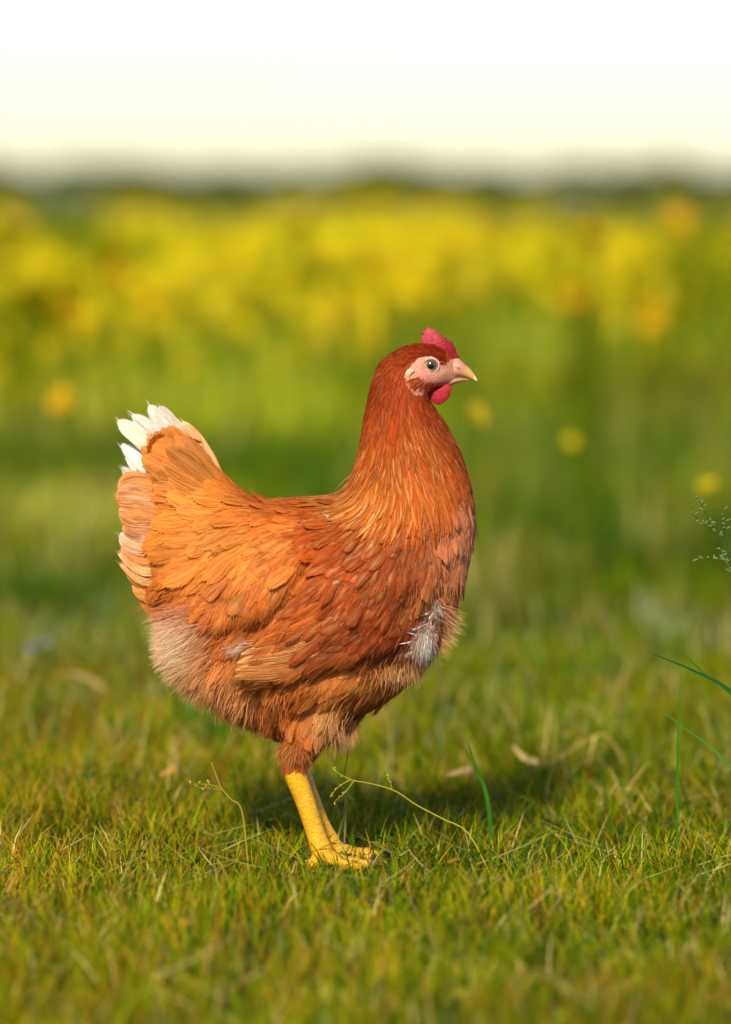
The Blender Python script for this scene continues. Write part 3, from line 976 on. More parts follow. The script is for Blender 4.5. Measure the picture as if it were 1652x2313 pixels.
# --- control table: x, y, dirx, diry, length, width, spacing, lift, rgb, shaft light, pointed, fluff
CT = [
    # head and hackle
    (1000, 797, -1, -.45, 16, 6, 4, 2, (150, 48, 12), 0, .6, 0), (955, 788, -1, .10, 26, 8, 5, 2, (152, 54, 14), 0, .6, 0),
    (905, 805, -1, .55, 32, 9, 6, 3, (156, 58, 14), .1, .7, 0), (862, 850, -.5, 1, 42, 10, 7, 3, (164, 64, 14), .1, .8, 0),
    (900, 850, -.4, 1, 40, 10, 7, 3, (158, 58, 13), .1, .8, 0), (835, 930, -.15, 1, 62, 12, 8, 3, (176, 76, 16), .15, .9, 0),
    (890, 920, -.05, 1, 62, 12, 8, 3, (172, 70, 14), .15, .9, 0), (945, 905, .12, 1, 50, 11, 8, 3, (160, 58, 14), .15, .9, 0),
    (975, 915, .35, 1, 40, 10, 7, 3, (166, 64, 18), .15, .9, 0), (930, 950, .2, 1, 66, 12, 8, 3, (180, 84, 18), .3, 1, 0),
    (822, 1010, -.15, 1, 84, 13, 9, 4, (188, 96, 30), .5, 1, 0), (870, 1000, -.02, 1, 86, 13, 9, 4, (186, 90, 20), .35, 1, 0),
    (960, 1000, .3, 1, 80, 13, 9, 4, (182, 84, 18), .35, 1, 0), (1010, 1000, .5, 1, 66, 13, 9, 3, (176, 78, 24), .2, .9, 0),
    (800, 1075, -.35, 1, 112, 14, 9, 7, (202, 118, 44), .75, 1, 0), (850, 1080, -.08, 1, 120, 14, 9, 8, (200, 110, 32), .75, 1, 0),
    (905, 1080, .08, 1, 120, 14, 9, 8, (192, 98, 22), .5, 1, 0), (965, 1075, .28, 1, 104, 15, 9, 8, (186, 88, 22), .3, 1, 0),
    (1025, 1070, .30, 1, 60, 16, 10, 4, (180, 88, 42), .15, .7, 0),
    # breast
    (1058, 1120, .12, 1, 50, 20, 12, 3, (212, 134, 94), .12, .3, 0), (1000, 1140, .0, 1, 54, 20, 12, 3, (204, 120, 76), .2, .4, 0),
    (1062, 1220, -.05, 1, 50, 22, 13, 3, (214, 138, 100), .1, .3, 0), (1000, 1230, -.12, 1, 54, 22, 13, 3, (202, 118, 74), .2, .35, 0),
    (1030, 1320, -.3, 1, 54, 22, 13, 4, (212, 130, 80), .15, .3, .1), (985, 1330, -.25, 1, 50, 22, 13, 5, (188, 108, 56), .15, .3, .2),
    (1005, 1400, -.5, 1, 50, 20, 12, 6, (196, 128, 84), .1, .3, .6),
    (940, 1160, -.2, 1, 60, 20, 12, 3, (184, 96, 46), .25, .5, 0), (930, 1250, -.35, 1, 58, 22, 12, 4, (182, 92, 42), .2, .4, 0),
    # shoulder / wing coverts
    (860, 1150, -.35, 1, 66, 20, 12, 3, (190, 100, 36), .3, .6, 0), (800, 1150, -.6, .8, 60, 22, 13, 4, (192, 100, 34), .2, .4, 0),
    (860, 1230, -.6, 1, 62, 24, 13, 4, (182, 90, 38), .25, .4, 0), (790, 1240, -.75, .9, 64, 26, 14, 5, (186, 92, 36), .2, .3, 0),
    (730, 1200, -.9, .6, 60, 28, 15, 5, (188, 92, 32), .1, .2, 0), (880, 1330, -.5, 1, 64, 26, 14, 4, (174, 82, 32), .2, .3, 0),
    (800, 1340, -.65, .9, 68, 28, 15, 5, (176, 84, 30), .2, .3, 0), (720, 1340, -.8, .85, 74, 28, 15, 5, (188, 96, 38), .2, .3, 0),
    (930, 1390, -.6, .9, 56, 22, 13, 4, (160, 70, 28), .1, .3, .1), (860, 1420, -.75, .7, 60, 24, 13, 4, (164, 74, 28), .15, .3, 0),
    (760, 1430, -.9, .6, 72, 26, 14, 4, (172, 82, 34), .15, .3, 0), (650, 1440, -1, .75, 84, 26, 14, 4, (190, 108, 48), .15, .4, 0),
    (570, 1500, -1, .45, 60, 24, 12, 3, (196, 128, 66), .1, .4, .1),
    # back and saddle
    (740, 1135, -1, .25, 58, 26, 14, 3, (186, 86, 30), .1, .3, 0), (660, 1140, -1, .2, 64, 28, 15, 4, (200, 108, 38), .1, .3, 0),
    (580, 1140, -1, .2, 70, 30, 16, 4, (208, 118, 42), .1, .3, 0), (680, 1200, -.95, .5, 68, 30, 16, 5, (206, 120, 46), .15, .3, 0),
    (600, 1200, -.9, .6, 74, 32, 16, 5, (216, 132, 52), .15, .3, 0), (520, 1180, -1, .35, 80, 36, 17, 5, (214, 134, 58), .1, .25, 0),
    (640, 1280, -.7, .9, 70, 30, 16, 6, (204, 118, 52), .15, .3, 0), (560, 1290, -.55, 1, 78, 32, 16, 6, (206, 120, 52), .2, .3, 0),
    (480, 1270, -.8, .75, 84, 36, 17, 6, (212, 126, 50), .15, .3, 0), (620, 1360, -.6, 1, 66, 26, 14, 5, (186, 100, 42), .15, .4, .1),
    (520, 1370, -.4, 1, 74, 30, 15, 6, (190, 102, 40), .15, .4, .1), (430, 1360, -.75, .75, 80, 34, 16, 6, (196, 104, 38), .1, .3, .1),
    (380, 1330, -.95, .35, 80, 36, 16, 7, (202, 112, 44), .1, .3, .1), (360, 1250, -1, .0, 84, 44, 18, 7, (206, 124, 56), .1, .2, 0),
    (430, 1200, -1, .15, 90, 46, 19, 6, (212, 126, 48), .05, .2, 0), (360, 1170, -1, -.05, 88, 48, 19, 6, (212, 126, 58), .05, .2, 0),
    (470, 1110, -1, -.25, 84, 42, 18, 5, (220, 140, 58), .05, .2, 0), (400, 1090, -1, -.35, 88, 48, 19, 6, (212, 128, 54), .05, .2, 0),
    (420, 1020, -.9, -.75, 76, 44, 18, 5, (216, 132, 52), .05, .2, 0), (360, 1010, -.8, -.75, 66, 44, 18, 5, (212, 128, 56), .05, .2, 0),
    # rear fluff, thigh, belly
    (420, 1440, -.8, .35, 60, 26, 15, 6, (238, 196, 148), 0, .5, 1), (470, 1500, -.6, .7, 60, 24, 15, 6, (232, 168, 110), 0, .5, .8),
    (540, 1570, -.4, 1, 56, 24, 14, 6, (224, 156, 98), 0, .5, .7), (500, 1440, -.6, .7, 60, 26, 15, 5, (216, 130, 64), 0, .5, .35),
    (620, 1590, -.2, 1, 56, 26, 14, 5, (212, 128, 64), 0, .5, .4), (700, 1560, -.6, .8, 60, 26, 14, 5, (196, 108, 44), .1, .4, .12),
    (800, 1530, -.8, .55, 62, 24, 14, 4, (216, 132, 58), .1, .4, .1), (760, 1600, -.45, 1, 64, 22, 13, 5, (228, 168, 106), .2, .7, .3),
    (660, 1660, .0, 1, 32, 18, 11, 3, (188, 108, 50), 0, .5, .5), (860, 1500, -.9, .45, 60, 22, 13, 4, (206, 132, 64), .1, .4, .1),
    (900, 1520, -.7, .8, 56, 22, 13, 5, (168, 88, 38), .1, .4, .1), (850, 1580, -.5, 1, 52, 22, 13, 5, (160, 84, 38), .1, .4, .15),
    (760, 1640, -.2, 1, 50, 20, 12, 5, (214, 150, 92), .1, .6, .4), (950, 1470, -.6, .9, 46, 20, 12, 6, (204, 150, 102), 0, .4, .7),
    (970, 1440, -.7, .8, 40, 18, 11, 5, (208, 150, 104), 0, .4, .7),
    (950, 860, -.8, .5, 13, 5, 3.4, 1, (172, 80, 40), 0, .5, 0), (985, 873, -.6, .6, 10, 4, 3.4, 1, (164, 52, 36), 0, .5, 0),
]
CTP = np.array([[r[0], r[1]] for r in CT], float)
CTV = np.array([[r[2] / math.hypot(r[2], r[3]), r[3] / math.hypot(r[2], r[3]), r[4], r[5], r[6], r[7], *lin(r[8]), r[9], r[10], r[11]] for r in CT])


neck_ = smooth01(1130, 1060, CTP[:, 1]) * (CTP[:, 0] > 745)
CTV[:, 8] *= 0.85 - 0.35 * neck_
wing_ = (CTP[:, 0] > 690) & (CTP[:, 0] < 955) & (CTP[:, 1] > 1140) & (CTP[:, 1] < 1480)
CTV[wing_, 6:9] *= np.array([.78, .68, .66])
brst_ = (CTP[:, 0] > 955) & (CTP[:, 1] > 1100) & (CTP[:, 1] < 1380)
CTV[brst_, 6:9] *= np.array([1.08, 1.2, 1.35])
sadd_ = (CTP[:, 0] < 640) & (CTP[:, 1] > 1080) & (CTP[:, 1] < 1260)
CTV[sadd_, 6:9] *= np.array([1.08, 1.12, 1.05])  # upper saddle lightened: a highlight put into the feather colour
CTV[:, 7] *= 0.92
CTV[:, 6:9] *= (0.90 - 0.08 * neck_)[:, None]


def ctl(px, py):
    q = np.stack([np.asarray(px, float), np.asarray(py, float)], -1).reshape(-1, 2)
    d2 = ((q[:, None] - CTP[None]) ** 2).sum(-1)
    w = 1.0 / (d2 + 120.0) ** 2.0
    return (w / w.sum(1, keepdims=True)) @ CTV


# --- sample roots on the body surface
tri = BV[BT]
cr_ = np.cross(tri[:, 1] - tri[:, 0], tri[:, 2] - tri[:, 0])
area = np.linalg.norm(cr_, axis=1) / 2


def sample_surface(n):
    i = rng.choice(len(BT), n, p=area / area.sum())
    r1, r2 = np.sqrt(rng.random(n)), rng.random(n)
    w_ = np.stack([1 - r1, r1 * (1 - r2), r1 * r2], -1)
    return (tri[i] * w_[..., None]).sum(1), vnorm(cr_[i])


Pq, Nq = sample_surface(90000)
qx, qy = Pq[:, 0] / S + CX, GY - Pq[:, 2] / S
CHEEK = [(932, 852), (950, 848), (970, 858), (988, 860), (1003, 862), (986, 879), (966, 890), (958, 872), (940, 868)]
ok = (~in_poly(FACE, qx, qy) | in_poly(CHEEK, qx, qy)) & (qy < 1700) & ~((qx > 1012) & (qy < 900)) & ~((qx < 455) & (qy < 1050) & (np.abs(Nq[:, 1]) < .6)) & ~((qx < 420) & (qy < 1030))
Pq, Nq, qx, qy = Pq[ok], Nq[ok], qx[ok], qy[ok]
cv = ctl(qx, qy)
sp = cv[:, 4] * S * 0.92
cellsz = 0.007
grid = {}
chosen = []
for i in range(len(Pq)):
    p_ = Pq[i]
    r_ = sp[i]
    cx_, cy_, cz_ = int(p_[0] // cellsz), int(p_[1] // cellsz), int(p_[2] // cellsz)
    good = True
    for a_ in (-1, 0, 1):
        for b_ in (-1, 0, 1):
            for c_ in (-1, 0, 1):
                for j in grid.get((cx_ + a_, cy_ + b_, cz_ + c_), ()):
                    dq = Pq[j] - p_
                    if dq[0] * dq[0] + dq[1] * dq[1] + dq[2] * dq[2] < r_ * r_:
                        good = False
                        break
                if not good:
                    break
            if not good:
                break
        if not good:
            break
    if good:
        grid.setdefault((cx_, cy_, cz_), []).append(i)
        chosen.append(i)
chosen = np.array(chosen)
NF = len(chosen)
R = 8
P0, PX, PY = Pq[chosen], qx[chosen], qy[chosen]
cv = cv[chosen]
Lf = cv[:, 2] * S * rng.uniform(0.95, 1.4, NF)
Wf = cv[:, 3] * S * 0.5 * rng.uniform(0.85, 1.2, NF)
rot = rng.normal(0, 0.13, NF)
CL = np.zeros((NF, R, 3))
CN = np.zeros((NF, R, 3))
for i in range(NF):
    p_ = Vector(P0[i])
    ca, sa = math.cos(rot[i]), math.sin(rot[i])
    ds = Lf[i] / (R - 1)
    co_, no_, _, _ = bvh.find_nearest(p_)
    dprev = None
    fly = False
    for r_ in range(R):
        CL[i, r_] = co_
        CN[i, r_] = no_
        if r_ == R - 1:
            break
        f = ctl(co_.x / S + CX, GY - co_.z / S)[0]
        dx_, dy_ = f[0] * ca - f[1] * sa, f[0] * sa + f[1] * ca
        dv = Vector((dx_, 0, -dy_))
        if abs(co_.y) < 0.03 and no_.z < -0.2:
            dv.y += 0
        dv = dv - no_ * dv.dot(no_)
        if dv.length < 1e-4:
            dv = dprev or Vector((0, 0, -1))
        dv.normalize()
        if dprev is not None:
            dv = (dv * 0.6 + dprev * 0.4).normalized()
        if not fly:
            dprev = dv
        nx_ = bvh.find_nearest(co_ + dv * ds)
        # large turn of the surface: let the feather fly straight on
        if fly or nx_[1].dot(no_) < 0.62:
            fly = True
            co_ = co_ + dprev * ds - no_ * ds * 0.12
        else:
            co_, no_ = nx_[0], nx_[1]
lift = cv[:, 5] * S * rng.uniform(0.6, 1.5, NF) * np.where((rng.random(NF) < np.where(PX < 560, .2, .1)) & (PY > 1120), 2.8, .8)
tt = np.linspace(0, 1, R)
CL = CL + CN * ((-0.0006 + lift[:, None] * tt ** 1.1 + 0.0007 * rng.random((NF, 1)))[..., None])


def feather_geo(CL, CN, Wd, pointed, col, light, tipc=None, cup=0.12, fringe=True, rs=None):
    """CL,CN: N,R,3 centre lines and normals; Wd half widths; returns V,T,C,F for all feathers, vertex count per feather"""
    N, R_, _ = CL.shape
    t = np.linspace(0, 1, R_)
    tan = vnorm(np.gradient(CL, axis=1))
    side = vnorm(np.cross(tan, CN))
    nn = np.cross(side, tan)
    # outline
    rnd = np.sqrt(np.clip(1 - np.clip((t - 0.62) / 0.38, 0, 1) ** 2, 0.02, 1)) * np.interp(t, [0, .25, .6, 1], [.45, .85, 1, 1])
    pnt = np.interp(t, [0, .2, .45, .75, .92, 1], [.5, .9, 1, .72, .34, .06])
    prof = rnd[None] * (1 - pointed[:, None]) + pnt[None] * pointed[:, None]
    wid = Wd[:, None] * prof
    s = np.array([-1, -.5, 0, .5, 1])
    jit = 1 + 0.10 * (rng.random((N, R_, 5)) - .5) * np.array([1, .3, 0, .3, 1])
    sw = s[None, None] * jit
    V = CL[:, :, None] + side[:, :, None] * (sw * wid[..., None])[..., None] - nn[:, :, None] * ((s ** 2)[None, None] * cup * wid[..., None])[..., None]
    V += nn[:, :, None] * ((np.abs(s) < .1) * 0.0004)[None, None, :, None]
    # barbs sweep the outer columns towards the tip
    V += tan[:, :, None] * (np.abs(s)[None, None] * wid[..., None] * 0.28)[..., None]
    base = np.arange(R_ - 1)[:, None] * 5 + np.arange(4)[None]
    b = base.ravel()
    T = np.concatenate([np.stack([b, b + 5, b + 6], -1), np.stack([b, b + 6, b + 1], -1)])
    C = np.broadcast_to(col[:, None, None, :], V.shape).copy()
    lt = light[:, None, None] * np.exp(-(s / .42) ** 2)[None, None] * smooth01(.25, .8, t)[None, :, None]
    pale = lin([240, 204, 140])
    C = C * (1 - lt[..., None]) + pale * lt[..., None]
    if tipc is not None:
        tw = smooth01(.72, 1, t)[None, :, None, None]
        C = C * (1 - tw) + tipc[:, None, None, :] * tw
    rid = rng.random(N) * 200
    Ls = np.linalg.norm(np.diff(CL, axis=1), axis=-1).sum(1)
    F = np.stack([np.broadcast_to((t[None, :, None] * Ls[:, None, None] - np.abs(s) * Wd[:, None, None] * 0.9) * 650, V.shape[:3]),
                  np.broadcast_to(s * 1.1 + 0 * Ls[:, None, None], V.shape[:3]), np.broadcast_to(rid[:, None, None], V.shape[:3])], -1)
    nv = R_ * 5
    V, C, F = V.reshape(N, nv, 3), C.reshape(N, nv, 3), F.reshape(N, nv, 3)
    if fringe:
        # loose barb ends round the outer half of the vane
        rows = np.arange(R_ // 2 - 1, R_ - 1)
        fv, ft, fc, ff = [], [], [], []
        kk = 0
        for r_ in rows:
            for c_ in (0, 4):
                for sub in (0.15, 0.6):
                    i0, i1 = r_ * 5 + c_, (r_ + 1) * 5 + c_
                    A = V[:, i0] * (1 - sub) + V[:, i1] * sub
                    B = V[:, i0] * (1 - sub - .3) + V[:, i1] * (sub + .3)
                    sg = -1 if c_ == 0 else 1
                    ln = Wd[:, None] * rng.uniform(.15, .55, (N, 1))
                    E = B + (tan[:, r_] * .85 + side[:, r_] * sg * .5 + nn[:, r_] * rng.uniform(-.25, .45, (N, 1))) * ln
                    fv += [A, B, E]
                    fc += [C[:, i0], C[:, i0], np.minimum(C[:, i0] * 1.12, 1)]
                    ff += [F[:, i0]] * 3
                    ft.append((nv + kk, nv + kk + 1, nv + kk + 2))
                    kk += 3
        V = np.concatenate([V, np.stack(fv, 1)], 1)
        C = np.concatenate([C, np.stack(fc, 1)], 1)
        F = np.concatenate([F, np.stack(ff, 1)], 1)
        T = np.vstack([T, np.array(ft)])
    return V, T, C, F


col = cv[:, 6:9] * rng.uniform(0.84, 1.14, (NF, 1)) * rng.uniform(0.95, 1.05, (NF, 3))
clump = vnoise(PX / 38 + np.sign(P0[:, 1]) * 50, PY / 30, 44)
col = col * (0.78 + 0.44 * clump)[:, None]
light = np.clip(cv[:, 9] * rng.uniform(0.0, 1.5, NF), 0, .85)
tipc = np.minimum(col * rng.uniform(0.95, 1.18, (NF, 1)), 0.85)
FV, FT, FC, FF = feather_geo(CL, CN, Wf, np.clip(cv[:, 10] + rng.normal(0, .1, NF), 0, 1), col, light, tipc)

WINGR = np.asarray(WING) + 0
reg = np.full(NF, 1)                                  # breast
reg[in_poly(RUMP, PX, PY) | ((PX < 720) & (PY < 1400))] = 3
reg[(PY > 1400)] = 4
reg[in_poly(WING, PX, PY)] = 2
reg[(PY < 1110) & (PX > 745)] = 0
vis = (P0[:, 1] < -0.004)
size = Lf * Wf * vis
# the largest feathers in view are picked out one by one
order = np.argsort(-size * np.isin(reg, (2, 3)))
single = np.zeros(NF, bool)
single[order[:230]] = True

WINGS = {}


def hairs(CL, CN, Wd, pointed, col, light, K, wid=(0.00014, 0.00032)):
    """loose barbs lying on and beyond each vane"""
    N, R_, _ = CL.shape
    idx_ = np.repeat(np.arange(N), K)
    n_ = len(idx_)
    tan = vnorm(np.gradient(CL, axis=1))
    side = vnorm(np.cross(tan, CN))
    nn = np.cross(side, tan)
    s0 = rng.uniform(-1, 1, n_)
    t0 = rng.uniform(0.1, 0.72, n_)
    t1 = t0 + rng.uniform(0.25, 0.5, n_)
    lim = 1.02 + 0.14 * rng.random(n_) - 0.18 * np.abs(s0)
    t1 = np.minimum(t1, lim)
    off_ = rng.uniform(0.0001, 0.0009, n_)
    pts = []
    for u in (0, 1 / 3, 2 / 3, 1):
        t = t0 + (t1 - t0) * u
        f = np.clip(t, 0, 1) * (R_ - 1)
        a = np.minimum(f.astype(int), R_ - 2)
        w = (f - a)[:, None]
        p = CL[idx_, a] * (1 - w) + CL[idx_, a + 1] * w
        Ls = np.linalg.norm(CL[idx_, -1] - CL[idx_, 0], axis=1)
        p = p + tan[idx_, a + 1] * (np.maximum(t - 1, 0) * Ls)[:, None]
        pr = np.interp(t, [0, .25, .6, 1, 1.2], [.5, .85, 1, .55, .35]) * (1 - pointed[idx_]) + np.interp(t, [0, .2, .45, .75, 1, 1.2], [.5, .9, 1, .7, .2, .1]) * pointed[idx_]
        sp_ = s0 * (0.82 + 0.3 * u)
        p = p + side[idx_, a] * (sp_ * pr * Wd[idx_])[:, None] + nn[idx_, a] * (off_ * (0.5 + u))[:, None]
        pts.append(p)
    pts = np.stack(pts, 1)
    wv = rng.uniform(wid[0], wid[1], n_)
    sd_ = vnorm(side[idx_, 3] + 0.5 * nn[idx_, 3] * rng.normal(0, 1, (n_, 1)))
    tp = np.array([.7, 1, .8, .1])
    V = np.stack([pts - sd_[:, None] * (wv[:, None] * tp)[..., None], pts + sd_[:, None] * (wv[:, None] * tp)[..., None]], 2)
    q = (np.arange(n_)[:, None] * 8 + np.arange(3)[None] * 2).ravel()
    T = np.concatenate([np.stack([q, q + 1, q + 3], -1), np.stack([q, q + 3, q + 2], -1)])
    c = col[idx_] * rng.uniform(.78, 1.25, (n_, 1))
    lt = (light[idx_] * np.exp(-(s0 / .5) ** 2) * rng.random(n_))[:, None]
    c = np.clip(c * (1 - lt) + lin([244, 206, 136]) * lt, 0, .9)
    C = np.repeat(c, 8, 0)
    return V.reshape(-1, 3), T, C


def geo_of(sel):
    g_ = Geo()
    n_ = int(sel.sum())
    if n_ > 1:
        V_, T_, C_ = hairs(CL[sel], CN[sel], Wf[sel], cv[sel, 10], col[sel], light[sel], 12)
    else:
        V_, T_, C_ = hairs(CL[sel], CN[sel], Wf[sel], cv[sel, 10], col[sel], light[sel], 26)
    g_.add(V_, T_, C_, np.full(V_.shape, 7.3))
    nv = FV.shape[1]
    TT = (FT[None] + (np.arange(n_) * nv)[:, None, None]).reshape(-1, 3)
    g_.add(FV[sel].reshape(-1, 3), TT, FC[sel].reshape(-1, 3), FF[sel].reshape(-1, 3))
    return g_


for rid_, nm in ((0, "neck_hackle"), (1, "breast_plumage"), (3, "saddle_plumage"), (4, "belly_plumage")):
    o = geo_of((reg == rid_) & ~single).build(nm, MAT_FEATHER, HEN)
    tag(o, kind="stuff")
    if rid_ == 3:
        SADDLE = o
for sd in (-1, 1):
    o = geo_of((reg == 2) & ~single & (np.sign(P0[:, 1]) == sd)).build("wing", MAT_FEATHER, HEN)
    tag(o, kind="stuff")
    WINGS[sd] = o
for i in np.nonzero(single)[0]:
    o = geo_of(np.arange(NF) == i).build("wing_covert" if reg[i] == 2 else "saddle_feather", MAT_FEATHER, WINGS[-1] if reg[i] == 2 else SADDLE)


def surf_w(x, y, sd):
    hit = bvh.ray_cast(Vector(((x - CX) * S, sd, (GY - y) * S)), Vector((0, -sd, 0)))
    return abs(hit[0].y) / S if hit[0] is not None else 30.0


# --- the big feathers, one by one: points in pixels (x, depth, y), half width px, colours
def quill(name, pts, hw, c0, c1, parent, up=(0, -1, 0), pointed=.15, light=.1, cup=.18):
    P_ = px2w(spline(pts, 12))[None]
    n_ = np.broadcast_to(np.array(up, float), P_.shape)
    c0, c1 = lin(c0)[None], lin(c1)[None]
    v, t_, c, f = feather_geo(P_, n_, np.array([hw * S]), np.array([pointed]), c0, np.array([light]), c1, cup, False)
    g_ = Geo()
    g_.add(v[0], t_, c[0], f[0])
    V_, T_, C_ = hairs(P_, n_, np.array([hw * S]), np.array([pointed]), (c0 + c1) / 2, np.array([light]), 90)
    g_.add(V_, T_, C_, np.full(V_.shape, 7.3))
    return g_.build(name, MAT_FEATHER, parent)


WHITE, CREAM, GREYW, TAN, TANP = (242, 234, 220), (242, 224, 190), (206, 194, 182), (212, 134, 62), (212, 156, 112)
for sd in (-1, 1):
    k_ = sd
    # white main tail
    for (x0, y0, x1, y1, x2, y2, hw, c0, c1, dep) in [
        (410, 1080, 330, 1000, 268, 950, 24, WHITE, CREAM, 26), (420, 1060, 355, 980, 300, 938, 20, GREYW, WHITE, 18),
        (425, 1050, 375, 970, 338, 916, 22, GREYW, WHITE, 12), (430, 1040, 392, 965, 360, 918, 20, GREYW, GREYW, 6),
        (440, 1040, 405, 975, 380, 940, 18, CREAM, GREYW, 3), (420, 1110, 340, 1060, 276, 1004, 20, WHITE, WHITE, 30),
        (430, 1120, 345, 1085, 286, 1030, 18, WHITE, WHITE, 25), (420, 1120, 330, 1100, 276, 1056, 18, GREYW, GREYW, 18)]:
        quill("tail_feather", [(x0, k_ * dep * .6, y0), (x1, k_ * dep, y1), (x2, k_ * (dep + 3), y2)], hw * .82, c0, c1, HEN, (0.15, sd * .98, 0.1), .22, .05)
    # tan under-tail feathers hanging back
    for (x0, y0, x1, y1, x2, y2, hw, c0, c1, dep) in [
(400, 1112, 325, 1090, 268, 1098, 30, TAN, TANP, 44), (395, 1138, 318, 1122, 262, 1120, 32, TANP, TAN, 50),
        (400, 1168, 322, 1160, 270, 1150, 34, TAN, TANP, 56), (395, 1196, 325, 1190, 280, 1176, 32, (190, 122, 74), TANP, 57),
        (400, 1215, 328, 1228, 272, 1206, 30, TANP, (222, 190, 160), 60), (405, 1248, 330, 1262, 276, 1234, 24, TAN, TANP, 60),
        (400, 1270, 330, 1288, 268, 1248, 10, (220, 160, 96), (240, 206, 150), 66), (405, 1290, 335, 1312, 272, 1272, 9, (214, 150, 84), (236, 196, 140), 68),
        (405, 1300, 340, 1305, 286, 1280, 24, (186, 108, 56), TAN, 60), (410, 1325, 348, 1340, 302, 1312, 22, TAN, (222, 170, 110), 64),
        (420, 1345, 365, 1364, 320, 1346, 24, (190, 106, 44), TAN, 66), (450, 1375, 390, 1390, 348, 1380, 24, (184, 98, 40), TAN, 68)]:
        quill("undertail_feather", [(x0 + 25, k_ * (dep - 8), y0), (x1, k_ * dep * .86, y1), (x2, k_ * dep * .45, y2)], hw, c0, c1, HEN, (0.25, sd * .95, 0), .35, .05)
    # orange coverts closing over the root of the tail
    for (x0, y0, x1, y1, x2, y2, hw, dep) in [
        (470, 1075, 420, 1010, 384, 962, 22, 22), (475, 1080, 418, 1020, 366, 966, 24, 30), (465, 1085, 405, 1022, 350, 976, 24, 26),
        (470, 1095, 395, 1040, 332, 986, 26, 38), (470, 1100, 392, 1050, 324, 1008, 24, 33), (470, 1110, 390, 1066, 328, 1030, 26, 44),
        (472, 1118, 392, 1078, 330, 1052, 24, 40), (470, 1125, 395, 1090, 342, 1068, 26, 50), (475, 1090, 432, 1035, 402, 982, 22, 32),
        (500, 1100, 440, 1050, 380, 1008, 24, 46), (505, 1110, 430, 1070, 366, 1040, 24, 52), (470, 1140, 400, 1112, 350, 1096, 26, 52),
        (510, 1130, 440, 1100, 380, 1076, 24, 58), (500, 1080, 452, 1030, 420, 990, 20, 38)]:
        y1 += rng.uniform(-7, 7)
        x2 += rng.uniform(-8, 8)
        vv = rng.uniform(.82, 1.06)
        cc0 = (212 * vv, 130 * vv, 54 * vv)
        quill("tail_covert", [(x0, k_ * (dep + 4), y0), (x1, k_ * (dep + 9), y1), (x2, k_ * (dep + 6), y2)], hw, cc0, (222 * vv, 142 * vv, 68 * vv), HEN, (rng.uniform(-.2, .4), sd * .95, rng.uniform(-.2, .45)), .3, .05, .3)
    # small white feathers showing at the edge of the breast
    for q_ in range(34):
        u_ = rng.random()
        x0 = 986 - 34 * u_ + rng.normal(0, 6)
        y0 = 1362 + 84 * u_ + rng.normal(0, 6)
        an = rng.normal(2.2, .6)
        L_ = rng.uniform(26, 48)
        x2, y2 = x0 + L_ * math.cos(an), y0 + L_ * math.sin(an)
        ea, eb = surf_w(x0, y0, sd), surf_w(x2, y2, sd)
        up_ = rng.uniform(3, 18)
        wc_ = np.array([252, 247, 238]) * (1 if u_ > .35 else rng.uniform(.75, .95))
        quill("white_feather", [(x0, k_ * (ea + 3), y0), ((x0 + x2) / 2, k_ * ((ea + eb) / 2 + up_ * .9), (y0 + y2) / 2), (x2, k_ * (eb + up_), y2)], rng.uniform(1.2, 2.6),
              wc_, wc_, HEN, (rng.normal(0, .3), sd * .95, rng.uniform(0, .6)), .75, 0, 0)
    # cream feather edge on top of the tail
    quill("tail_feather", [(500, k_ * 6, 1075), (455, k_ * 8, 1005), (412, k_ * 8, 952)], 14, (214, 140, 70), (236, 214, 170), HEN, (-.3, sd * .9, .4), .2, .1)
    # folded flight feathers along the rear of the wing
    for (x0, y0, x1, y1, x2, y2, hw, c0, c1, dep) in [
        (735, 1470, 640, 1500, 536, 1508, 15, (186, 106, 48), (206, 140, 80), 150), (745, 1455, 645, 1484, 538, 1494, 17, (192, 112, 50), (214, 152, 90), 156),
        (755, 1430, 655, 1465, 542, 1478, 20, (196, 116, 52), (222, 168, 104), 162), (760, 1395, 665, 1440, 550, 1460, 20, (192, 102, 42), (218, 160, 98), 166),
        (755, 1360, 680, 1405, 580, 1440, 20, (196, 98, 36), (206, 122, 56), 168), (745, 1330, 690, 1375, 610, 1412, 18, (190, 92, 34), (200, 110, 46), 168)]:
        e0, e1, e2 = surf_w(x0, y0, sd), surf_w(x1, y1, sd), surf_w(min(x2 + 30, 620), y2 - 8, sd)
        quill("flight_feather", [(x0, k_ * (e0 + 1), y0), (x1, k_ * (e1 + 8), y1), (x2, k_ * (e2 + 2), y2)], hw, c0, c1, WINGS[sd], (0, sd * .9, -.35), .3, .12, .35)


# --- down: fine strands
def strands(P, Dv, L, wd, c, c1, nseg=3, gravity=0.25):
    N = len(P)
    t = np.linspace(0, 1, nseg + 1)
    pts = P[:, None] + Dv[:, None] * (t[None, :, None] * L[:, None, None])
    pts[..., 2] -= gravity * (t[None] ** 2) * L[:, None]
    side = vnorm(np.cross(Dv, rng.normal(0, 1, (N, 3))))
    w_ = (wd[:, None] * (1 - t[None] ** 1.5) + 0.00004)[..., None] * side[:, None]
    V = np.stack([pts - w_, pts + w_], 2)
    q = (np.arange(N)[:, None] * (2 * (nseg + 1)) + np.arange(nseg)[None] * 2).ravel()
    T = np.concatenate([np.stack([q, q + 1, q + 3], -1), np.stack([q, q + 3, q + 2], -1)])
    C = c[:, None] * (1 - t[None, :, None]) + c1[:, None] * t[None, :, None]
    return V.reshape(-1, 3), T, np.repeat(C[:, :, None], 2, 2).reshape(-1, 3)


